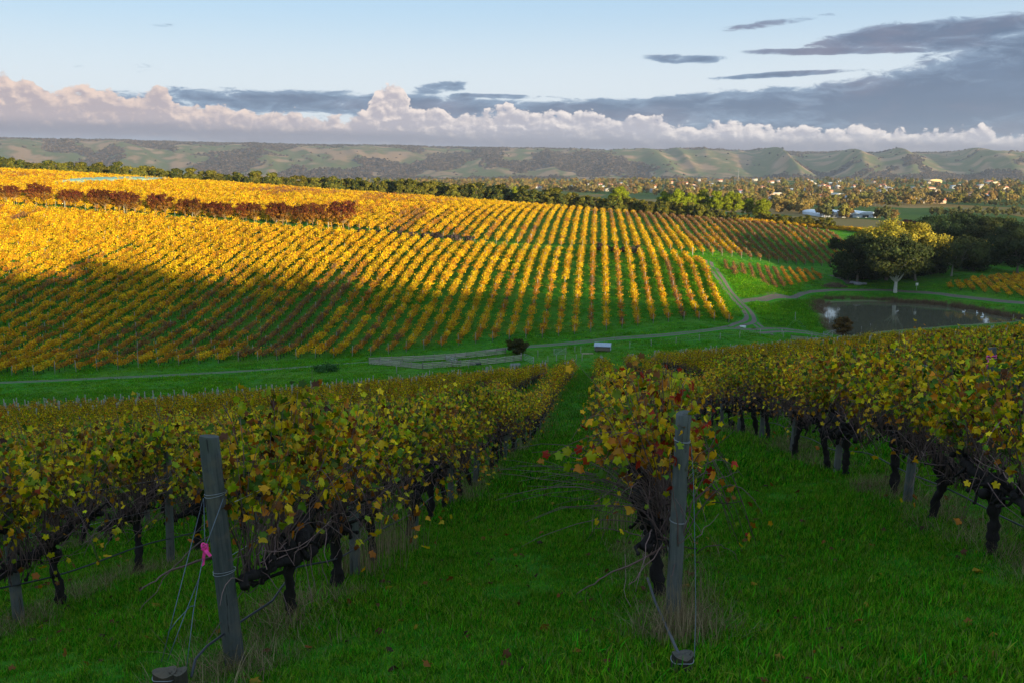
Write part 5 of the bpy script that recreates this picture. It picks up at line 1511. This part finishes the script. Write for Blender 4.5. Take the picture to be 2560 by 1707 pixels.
# ------------------------------------------------------------------ town: houses and trees
rr = np.random.default_rng(1200)
TT = []
TPAL = [[(.26, .19, .06), (.20, .16, .055), (.32, .22, .075)], [(.11, .115, .04), (.15, .145, .045)], [(.36, .25, .06), (.29, .21, .055)], [(.22, .20, .045), (.28, .25, .05)], [(.30, .185, .06), (.25, .16, .055)]]
for i in range(8):
    tr, le = tree_mesh(seed=1210 + i, h=10, cr=4.2 + .7 * (i % 3), base_f=.12 + .05 * (i % 2), pal=TPAL[i % 5], bark=(.2, .15, .1), nclump=26, nleaf=60, lsize=.85, trunk_r=.25, fork=.25, nlimb=6, clump_r=.30, sides=4)
    TT.append((tr.build('town_tree_trunk', M['bark']), le.build('town_tree_crown', M['tree_leaf'])))
def far_hit(px, py): return hit(px, py, 420.0, 4200.0)
def house(p, w, d, h, rh, rz, wall, roofc, label, hip=True, group='houses of the distant town'):
    t = thing('house', label, 'house', p, rz, group)
    mb = MB(); mb.box((-w / 2, -d / 2, -1), (w / 2, d / 2, h), wall)
    # window and door recesses as proud panels would vanish at this distance: a darker porch opening
    link('wall', mb.build('house_wall', M['walling']), t)
    e = .5; mb = MB(); rl = w / 2 - (d / 2 if hip else 0)
    V = [(-w / 2 - e, -d / 2 - e, h), (w / 2 + e, -d / 2 - e, h), (w / 2 + e, d / 2 + e, h), (-w / 2 - e, d / 2 + e, h), (-max(rl, .4) - (0 if hip else e), 0, h + rh), (max(rl, .4) + (0 if hip else e), 0, h + rh)]
    mb.add(V, [[0, 1, 5, 4], [2, 3, 4, 5], [3, 2, 1, 0]], [[1, 2, 5], [3, 0, 4]], roofc)
    r = link('roof', mb.build('house_roof', M['roofing']), t)
    if rr.random() < .5:
        mb = MB(); mb.box((-w * .2 - .45, -.45, h), (-w * .2 + .45, .45, h + rh + .7), (.3, .16, .11)); link('chimney', mb.build('chimney', M['walling']), r)
    for sx in (-.28, .22):
        mb = MB(); mb.box((sx * w - .9, -d / 2 - .06, .8), (sx * w + .9, -d / 2 - .003, 2.1), (.03, .035, .045)); link('window', mb.build('window', M['sheet_metal']), t)
ROOFS = [('red-tiled', (.42, .13, .075)), ('terracotta-roofed', (.50, .20, .11)), ('grey-roofed', (.30, .31, .33)), ('white-roofed', (.60, .59, .57)), ('cream-roofed', (.60, .52, .40)), ('brown-roofed', (.20, .13, .09)), ('blue-grey-roofed', (.36, .42, .48))]
WALLS = [(.62, .54, .44), (.70, .66, .60), (.50, .36, .26), (.58, .50, .42)]
hs = []
n = 0
while n < 125:
    px = rr.choice([rr.uniform(1340, 1480), rr.uniform(1480, 1950), rr.uniform(1950, 2560)], p=[.14, .36, .5])
    lo, hi_ = np.interp(px, [1340, 1600, 1900, 2100, 2330, 2560], [462, 456, 450, 450, 452, 456]), np.interp(px, [1340, 1600, 1900, 2100, 2330, 2560], [474, 482, 500, 512, 512, 500])
    py = rr.uniform(lo, hi_)
    if any(abs(px - a) < 11 and abs(py - b) < 3.4 for a, b in hs): continue
    hs.append((px, py)); n += 1
hs.sort()
for i, (px, py) in enumerate(hs):
    p = far_hit(px, py); nm, rc = ROOFS[int(rr.choice(7, p=[.20, .20, .20, .06, .12, .14, .08]))]
    house(p, rr.uniform(10, 17), rr.uniform(7, 11), rr.uniform(3.0, 4.2), rr.uniform(1.6, 3.0), rr.uniform(-.6, .6), WALLS[int(rr.integers(4))], rc, '%s %s house from the left in the distant town' % (ordn(i + 1), nm), rr.random() < .6)
# larger buildings
def shed(px, py, wpx, hpx, dpt, roofc, wallc, label, Y=None, ridges=1, rz=0.0):
    p = far_hit(px, py); s = p[1] / F_PX; w = wpx * s; h = max(2.5, hpx * s)
    t = thing('large_shed', label, 'building', p, rz)
    mb = MB(); mb.box((-w / 2, -dpt / 2, -1), (w / 2, dpt / 2, h * .6), wallc); link('wall', mb.build('shed_wall', M['walling']), t)
    n = 20
    for q in range(ridges):
        mb = MB(); a = np.linspace(0, PI, n); x0 = -w / 2 + w * q / ridges; ww = w / ridges
        xs = x0 + ww / 2 - np.cos(a) * ww / 2 * 1.02; zs = h * .6 + np.sin(a) ** .8 * h * .55
        V = np.vstack([np.column_stack([xs, np.full(n, -dpt / 2 - .6), zs]), np.column_stack([xs, np.full(n, dpt / 2 + .6), zs])])
        mb.add(V, [[i, i + 1, n + i + 1, n + i] for i in range(n - 1)], None, roofc)
        for e in (0, n): mb.add(np.vstack([[x0 + ww / 2, V[e, 1], h * .6 - .01], V[e:e + n]]), None, [[0, 1 + i, 2 + i] for i in range(n - 1)], wallc)
        link('roof', mb.build('shed_roof', M['roofing']), t)
    for sx in (-.3, 0, .3):
        mb = MB(); mb.box((sx * w - 2, -dpt / 2 - .08, 0), (sx * w + 2, -dpt / 2 - .003, h * .42), (.05, .06, .07)); link('door', mb.build('shed_door', M['sheet_metal']), t)
shed(2095, 540, 128, 11, 46, (.80, .83, .87), (.62, .66, .72), 'long white roofed winery shed left of the dam trees', ridges=3)
shed(2040, 538, 30, 8, 15, (.74, .78, .84), (.5, .5, .5), 'small white shed at the left end of the long winery shed')
shed(2178, 541, 22, 7, 10, (.78, .82, .88), (.5, .55, .6), 'small pale shed at the right end of the long winery shed')
shed(2097, 494, 34, 9, 30, (.62, .56, .46), (.66, .58, .44), 'flat cream building in the middle of the distant town')
shed(2132, 503, 26, 10, 30, (.34, .42, .44), (.36, .42, .44), 'blue-grey hall in the middle of the distant town')
shed(2330, 458, 30, 8, 40, (.62, .42, .20), (.66, .46, .22), 'tan building catching the sun at the top of the town')
shed(2484, 463, 24, 7, 30, (.70, .55, .34), (.72, .58, .36), 'cream building catching the sun at the far right of the town')
# trees of the town, singly as long as they can be told apart
spots = []
for i in range(1500):
    px = rr.uniform(1010, 2600); lo = np.interp(px, [1000, 1340, 1600, 1900, 2100, 2560], [459, 452, 449, 446, 446, 450]); hi_ = np.interp(px, [1000, 1340, 1600, 1900, 2100, 2330, 2560], [466, 478, 488, 512, 524, 516, 505])
    spots.append((px, rr.uniform(lo, hi_)))
for i in range(150):   # dark trees along the foot of the slope right of the belt
    px = rr.uniform(1820, 2180); spots.append((px, np.interp(px, [1820, 2180], [512, 546]) + rr.normal(0, 5)))
spots = [s for s in spots if not (2020 < s[0] < 2190 and s[1] > 527)] + [(2052, 544), (2064, 545), (2104, 545), (2110, 547), (2120, 546), (2200, 548), (2215, 551), (2235, 549), (2190, 547)]
P = np.array([far_hit(*s) for s in spots]); d = np.hypot(P[:, 0], P[:, 1])
order = np.argsort(d)
tw = P[order]; n_single = 165
kk = rr.integers(0, 8, len(tw)); sc = rr.uniform(.55, 1.25, len(tw))
ids = sorted(range(n_single), key=lambda i: tw[i][0] / tw[i][1])
for j, i in enumerate(ids):
    put_tree('town_tree', TT[kk[i]], '%s tree from the left among the nearer trees before the town' % ordn(j + 1), tw[i], sc[i] * .85, rr.uniform(0, 6), 'nearer trees before the town')
def joined(pair_raw): pass
TC = []
for i in range(8):
    m = MB(); tr, le = tree_mesh(seed=1230 + i, h=10, cr=4.6, base_f=.06, pal=TPAL[i % 5], bark=(.2, .15, .1), nclump=20, nleaf=44, lsize=1.05, trunk_r=.25, fork=.25, nlimb=4, clump_r=.32, sides=3)
    m.v = le.v; m.c = le.c; m.t = le.t; m.q = le.q; m.n = le.n; TC.append(m.build('town_tree', M['tree_leaf']))
far_pts = list(tw[n_single:])
for i in range(900):   # scattered trees of the plain
    a = math.radians(rr.uniform(-31, 31)); r_ = rr.uniform(2300, 4900); x, y = r_ * math.sin(a), r_ * math.cos(a)
    if fbm(np.array([x / 500]), np.array([y / 260]), 5)[0] > .46: far_pts.append(np.array([x, y, H(x, y)]))
far_pts = np.array(far_pts); n = len(far_pts)
scatter('town_trees', far_pts, np.column_stack([np.zeros((n, 2)), rr.uniform(0, 6, n)]), rr.uniform(.55, 1.15, n), rr.integers(0, 8, n), TC, label='countless trees between the houses of the distant town and plain', cat='trees')
# hedgerow of dark olive trees in the fields at right
for i, (px, py, w) in enumerate([(x, 512 + (x - 2400) * .02 + 3 * math.sin(x), 16) for x in np.arange(2385, 2590, 13)] + [(x, 540 + 2 * math.sin(x), 18) for x in np.arange(2330, 2560, 16)]):
    put_tree('field_tree', TT[1 if i % 2 else 6], '%s dark tree of the hedgerows in the fields at right' % ordn(i + 1), far_hit(px, py), .45 + .12 * (i % 3), i * 1.3, 'hedgerow trees in the fields at right', None)
# radio mast on the plain
p = far_hit(1845, 462); mb = MB()
hgt = (462 - 424) * p[1] / F_PX
tm = thing('mast', 'thin tall mast standing above the distant town', 'mast', p)
for q in range(3):
    a = q * 2.094; mb.tubes(np.array([[.9 * math.cos(a), .9 * math.sin(a), 0], [.35 * math.cos(a), .35 * math.sin(a), hgt]]), [.22, .16], 4, (.35, .33, .33))
link('leg_frame', mb.build('leg_frame', M['sheet_metal']), tm); mb = MB()
for z in np.arange(2, hgt - 1, 2.5): mb.tubes(np.array([[-.7, -.3, z], [.7, .4, z + 1.6]]), [.08, .08], 3, (.35, .33, .33))
link('bracing', mb.build('bracing', M['sheet_metal']), tm)
# ------------------------------------------------------------------ timber pen, feeder, gates
def Rz(a): c, s = math.cos(a), math.sin(a); return np.array([[c, -s, 0], [s, c, 0], [0, 0, 1]])
def rail_fence(name, label, p0, p1, nseg, nrail, hgt, cat='fence', rail_h=.13):
    t = thing(name, label, cat, (p0[0], p0[1], H(p0[0], p0[1])))
    o0 = np.array(t.location); P = [np.array(p0) * (1 - f) + np.array(p1) * f for f in np.linspace(0, 1, nseg + 1)]
    P = [np.array([p[0], p[1], H(p[0], p[1])]) for p in P]
    R = np.random.default_rng(int(abs(p0[0]) * 10))
    pm = MB(); pm.tubes(np.array([[0, 0, -.3], [0, 0, hgt * .6], [0, 0, hgt + .12]]), [.075, .072, .07], 7, (.20, .18, .155)); pm = pm.build('fence_post', M['timber'])
    for p in P: link('post', pm, t, p - o0)
    d = P[-1] - P[0]; off = np.array([d[1], -d[0], 0]) / np.linalg.norm(d[:2]) * .085
    if off[1] > 0: off = -off
    for a, b in zip(P[:-1], P[1:]):
        for q in range(nrail):
            z = .16 + q * (hgt - .22) / max(1, nrail - 1)
            A_ = a + off + [0, 0, z + R.normal(0, .012)] - o0; B_ = b + off + [0, 0, z + R.normal(0, .012)] - o0
            v = B_ - A_; L = np.linalg.norm(v)
            mb = MB(); mb.box((0, -.02, -rail_h / 2), (L - .02, .02, rail_h / 2), tuple(np.array([.46, .40, .32]) * R.uniform(.75, 1.2)))
            r = link('rail', mb.build('rail', M['timber']), t, A_); r.rotation_euler = Vector(v).to_track_quat('X', 'Z').to_euler()
    return t
K4 = lambda x, y: (880 + x / 3.267, 820 + y / 3.267)
hk = lambda x, y: hit(*K4(x, y))
rail_fence('rail_fence', 'long back rail fence of the timber pen beside the track', hk(140, 290), hk(1255, 208), 13, 4, .95)
rail_fence('rail_fence', 'front rail fence of the timber pen', hk(580, 334), hk(1385, 262), 11, 4, .95)
rail_fence('rail_fence', 'short left end fence of the timber pen, greyer', hk(142, 296), hk(576, 334), 5, 4, .85)
rail_fence('rail_fence', 'inner race fence crossing the timber pen', hk(770, 262), hk(860, 288), 2, 3, .85)
def gate(p0, p1, h, label, bars=5):
    p0 = np.array([p0[0], p0[1], H(p0[0], p0[1])]); p1 = np.array([p1[0], p1[1], H(p1[0], p1[1])])
    t = thing('gate', label, 'gate', p0); d = p1 - p0
    mb = MB(); col = (.42, .45, .46)
    mb.tubes(np.array([[0, 0, .12], [0, 0, h]]), [.024, .024], 6, col); mb.tubes(np.array([d + [0, 0, .12], d + [0, 0, h]]), [.024, .024], 6, col)
    mb.tubes(np.array([[0, 0, .12], d + [0, 0, h]]), [.018, .018], 5, col)
    link('gate_frame', mb.build('gate_frame', M['sheet_metal']), t)
    for q in range(bars):
        z = .12 + (h - .12) * q / (bars - 1); mb = MB(); mb.tubes(np.array([[0, 0, z], d + [0, 0, z]]), [.02, .02], 5, col); link('bar', mb.build('bar', M['sheet_metal']), t)
gate(hk(1405, 262), hk(1480, 292), 1.1, 'galvanised gate closing the right end of the pen')
gate(hk(1650, 222), hk(1748, 214), 1.05, 'galvanised gate between two posts right of the olive bush')
gate(hk(770, 268), hk(845, 300), 1.0, 'small metal gate inside the timber pen')
pm = MB(); pm.tubes(np.array([[0, 0, -.3], [0, 0, .6], [0, 0, 1.25]]), [.055, .052, .05], 7, (.36, .33, .28)); FP = pm.build('fence_post', M['timber'])
fp = [hk(x, y) for x, y in ((1380, 262), (1485, 296), (1650, 224), (1748, 215), (1820, 205), (1868, 208), (2268, 170), (1668, 276), (1740, 280), (1832, 272), (1878, 268), (1600, 290), (1518, 240), (365, 370), (950, 326))]
fp += [hit(*q) for q in ((1628, 866), (1690, 860), (1748, 853), (1800, 850), (1849, 845), (1900, 840), (1955, 838), (1988, 805))]
fp += [hit(*q) for q in ((1958, 845), (2029, 849), (2080, 846))]
fp.sort(key=lambda p: p[0] / p[1])
for i, p in enumerate(fp): tag(link('fence_post', FP, None, p, (.02 * (i % 3 - 1), .03 * (i % 2), i)), '%s thin fence post from the left along the valley track' % ordn(i + 1), 'post', 'fence posts along the valley track')
for (a, b, lab) in ((14, 25, 'upper'),):
    line = [p for p in fp if project(np.array(p))[0] > 1600]
    paths = [[q + np.array([0, 0, z]) for q in line] for z in (.35, .7, 1.05)]
    wire_obj('fence_wire', paths, .006, 'three fence wires strung along the posts by the track', 'wire', 'wire', (.4, .4, .4))
def feeder():
    p = hit(1507, 877); t = thing('feeder_shed', 'small grey corrugated livestock feeder standing by the track', 'feeder', p, -.20)
    w, d, h0, h1 = 2.7, 1.7, .85, 1.45
    sh = (.42, .47, .53)
    # corrugated roof, two slopes
    for side, name in ((-1, 'roof'), (1, 'roof')):
        mb = MB(); n = 60; x = np.linspace(-w / 2 - .1, w / 2 + .1, n); c = .018 * np.sin(x * 2 * PI / .152)
        y0, z0 = (0.0, h1) ; y1, z1 = side * (d / 2 + .12), (h0 + .06 if side < 0 else h0 + .06)
        V = np.vstack([np.column_stack([x, np.full(n, y0), z0 + c]), np.column_stack([x, np.full(n, y1), z1 + c])])
        mb.add(V, [[i, i + 1, n + i + 1, n + i] for i in range(n - 1)], None, sh); link(name, mb.build('feeder_roof', M['sheet_metal'], True), t)
    for sx in (-1, 1):
        mb = MB(); x = sx * (w / 2); V = [(x, -d / 2, .18), (x, d / 2, .18), (x, d / 2, h0), (x, 0, h1 - .03), (x, -d / 2, h0)]
        V2 = [(a - sx * .03, b, c) for a, b, c in V]
        mb.add(V + V2, [[0, 1, 2, 4], [5, 9, 7, 6]] + [[i, (i + 1) % 5, 5 + (i + 1) % 5, 5 + i] for i in range(5)], [[2, 3, 4], [7, 9, 8]], (.34, .39, .45)); link('end_wall', mb.build('end_wall', M['sheet_metal']), t)
    mb = MB(); mb.box((-w / 2 + .03, d / 2 - .04, .18), (w / 2 - .03, d / 2, h0), (.36, .41, .47)); link('back_wall', mb.build('back_wall', M['sheet_metal']), t)
    for q in range(5):
        mb = MB(); mb.box((-w / 2 + .04, -d / 2 + .02 + .0 * q, .2 + q * .11), (w / 2 - .04, -d / 2 + .05, .2 + q * .11 + .085), tuple(np.array([.27, .21, .16]) * (1 + .15 * (q % 2)))); link('slat', mb.build('slat', M['timber']), t)
    mb = MB(); mb.box((-w / 2 + .05, -d / 2 + .1, .14), (w / 2 - .05, d / 2 - .06, .18), (.2, .16, .12)); link('floor', mb.build('feeder_floor', M['timber']), t)
    for sx in (-1, 1):
        mb = MB(); mb.box((sx * .95 - .08, -d / 2 - .15, -.1), (sx * .95 + .08, d / 2 + .15, .138), (.18, .15, .12)); link('skid', mb.build('skid', M['timber']), t)
feeder()
def trough(p, w, label, col, rz=0.0):
    t = thing('trough', label, 'trough', p, rz); d, h = w * .4, .42
    mb = MB()
    for lo, hi in (((-w / 2, -d / 2, 0), (w / 2, -d / 2 + .06, h)), ((-w / 2, d / 2 - .06, 0), (w / 2, d / 2, h)), ((-w / 2, -d / 2 + .06, 0), (-w / 2 + .06, d / 2 - .06, h)), ((w / 2 - .06, -d / 2 + .06, 0), (w / 2, d / 2 - .06, h))): mb.box(lo, hi, col)
    link('side', mb.build('trough_side', M['stone']), t); mb = MB(); mb.box((-w / 2 + .06, -d / 2 + .06, .02), (w / 2 - .06, d / 2 - .06, h - .1), (.02, .025, .03)); link('water', mb.build('trough_water', M['hose']), t)
trough(hk(1010, 302), 1.7, 'dark water trough in front of the timber pen', (.05, .055, .06), .15)
trough(hk(1335, 310), 1.5, 'pale trough in front of the pen near its right end', (.24, .25, .24), .2)
trough(hit(1857, 820), 1.1, 'small white concrete trough beside the track bend', (.75, .76, .78), .1)
def pallet(p, label):
    t = thing('plank_stack', label, 'planks', p, .08)
    for q in range(6):
        mb = MB(); mb.box((-1.0, -.45 + q * .16, .02 + .012 * (q % 2)), (1.05 - .1 * (q % 3), -.45 + q * .16 + .13, .06 + .012 * (q % 2)), tuple(np.array([.42, .32, .20]) * (.85 + .1 * (q % 3)))); link('plank', mb.build('plank', M['timber']), t)
pallet(hk(1925, 210), 'small spread of pale planks left of the feeder')
rail_fence('culvert_rail', 'low grey timber rails over the culvert beyond the near vines', hit(1978, 848), hit(2050, 854), 3, 3, .7)
rail_fence('jetty_rail', 'single white rail frame standing at the dam edge', hit(2153, 828), hit(2176, 821), 1, 1, .9)
gate(hit(2058, 842), hit(2082, 838), 1.0, 'pale gate beside the brown bush at the dam')
def sign():
    p = hit(2291, 727); t = thing('sign', 'small white sign on a post right of the pale-trunked gum', 'sign', p)
    mb = MB(); mb.tubes(np.array([[0, 0, -.2], [0, 0, 1.9]]), [.05, .05], 6, (.5, .5, .48)); link('post', mb.build('sign_post', M['timber']), t)
    mb = MB(); mb.box((-.35, -.075, 1.3), (.35, -.052, 2.0), (.78, .78, .76)); link('panel', mb.build('sign_panel', M['walling']), t)
sign()
# marker posts in the grass by the dam
for i, q in enumerate(((1988, 795), (2533, 800))):
    tag(link('marker_post', FP, None, hit(*q)), ('short pale post alone on the grass left of the dam', 'short post at the right end of the dam')[i], 'post')
# waterbirds
def bird(px, py, s, label):
    d = pix_dir(px, py); p = d * (WATER / d[2]); t = thing('waterbird', label, 'bird', (p[0], p[1], WATER), rr.uniform(0, 6), 'white birds on the dam')
    mb = MB(); mb.lump((0, 0, .10 * s), .30 * s, 2, .06, (.8, .8, .78), sc=(1.3, .7, .55))
    tt = np.linspace(0, 1, 6); mb.tubes(np.column_stack([.30 * s + .12 * s * np.sin(tt * 2.5), 0 * tt, .15 * s + .42 * s * tt]), np.linspace(.07, .045, 6) * s, 7, (.8, .8, .78))
    mb.lump((.41 * s, 0, .58 * s), .075 * s, 1, .05, (.8, .8, .78)); mb.tubes(np.array([[.45 * s, 0, .58 * s], [.60 * s, 0, .54 * s]]), [.03 * s, .008 * s], 5, (.5, .25, .05))
    mb.tubes(np.array([[-.32 * s, 0, .14 * s], [-.52 * s, 0, .22 * s]]), [.10 * s, .02 * s], 6, (.8, .8, .78))
    link('body', mb.build('bird_body', M['feather'], True), t)
for i, (x, y) in enumerate(((2409, 781), (2443, 784), (2457, 788), (2455, 794))): bird(x, y, 1.0, ('leftmost', 'second', 'third', 'nearest') [i] + ' white waterbird on the dam')
# reeds round the dam
RT = [tuft(1300 + i, 40, 1.25, .02, .38, [(.20, .13, .075), (.27, .18, .10), (.14, .09, .055)], .5, 3).build('reed_tuft', M['dry']) for i in range(3)]
rp = []
R = np.random.default_rng(66)
def along(pix, n, jit):
    Q = smooth_path([pix_dir(*q)[:2] * ((WATER + .05) / pix_dir(*q)[2]) for q in pix], 1.0)
    i = R.integers(0, len(Q), n); return Q[i] + R.normal(0, jit, (n, 2))
rp.append(along([(2235, 755), (2330, 760), (2400, 769), (2470, 781), (2560, 800)], 520, .8))
rp.append(along([(2060, 752), (2150, 751), (2235, 753)], 110, .5))
rp.append(along([(2046, 757), (2040, 770), (2044, 784)], 150, 1.3))
rp.append(along([(2058, 800), (2070, 822), (2090, 838)], 40, .8))
rp = np.vstack(rp); n = len(rp)
scatter('reeds', np.column_stack([rp, height(rp[:, 0], rp[:, 1])]), np.column_stack([R.normal(0, .12, (n, 2)), R.uniform(0, 6, n)]), R.uniform(.45, .95, n), R.integers(0, 3, n), RT, label='brown reeds and rushes fringing the dam', cat='reeds')
# bird netting over the far vines
def netting():
    pix = [(125, 458, 472), (200, 449, 470), (270, 445, 466), (330, 445, 463), (385, 450, 463)]
    top = []; 
    P0 = [hit(x, y2) for x, y1, y2 in pix]
    rows = 9; V = []
    xs = np.linspace(0, 1, 60)
    base = np.array([[np.interp(t, np.linspace(0, 1, 5), [p[c] for p in P0]) for c in range(2)] for t in xs])
    far = base + np.column_stack([np.zeros(60), np.interp(xs, [0, .3, .7, 1], [30, 70, 60, 16])])
    for j in range(rows):
        f = j / (rows - 1); q = base * (1 - f) + far * f
        V.append(np.column_stack([q, height(q[:, 0], q[:, 1]) + (2.15 + .22 * math.cos(j * PI) if 0 < j < rows - 1 else .5)]))
    V = np.array(V); i = np.arange(rows - 1)[:, None] * 60 + np.arange(59)[None]
    mb = MB(); mb.add(V.reshape(-1, 3), np.stack([i, i + 1, i + 61, i + 60], -1).reshape(-1, 4), None, (.36, .56, .40))
    tag(link('bird_netting', mb.build('bird_netting', M['netting'], True)), 'pale green bird netting spread over vines on the upper left hill', 'netting')
netting()
# white strainer posts along the avenue
for i, (px, py) in enumerate(((162, 523), (311, 537), (482, 553), (690, 571), (822, 577), (1328, 606), (1731, 640))):
    tag(link('strainer_post', FP, None, hit(px, py), (0, .15 if i == 3 else 0, 0), (1.6, 1.6, 1.9)), '%s tall white post from the left along the avenue lane' % ordn(i + 1), 'post', 'tall white posts along the lane')

# ------------------------------------------------------------------ haze
hz = bpy.data.meshes.new('haze'); mb = MB(); mb.box((-7500, -700, -60), (7500, 10200, 330))
def _haze(k, out):
    v = k.n('ShaderNodeVolumePrincipled'); v.inputs['Color'].default_value = (.80, .87, 1.0, 1); v.inputs['Density'].default_value = 5.4e-5
    v.inputs['Anisotropy'].default_value = .25; k.t.links.new(v.outputs[0], out.inputs['Volume'])
M['haze'] = material('haze', _haze)
HAZE = tag(link('haze', mb.build('haze', M['haze'])), 'thin bluish evening haze lying over the valley and hills', 'haze', kind='stuff')
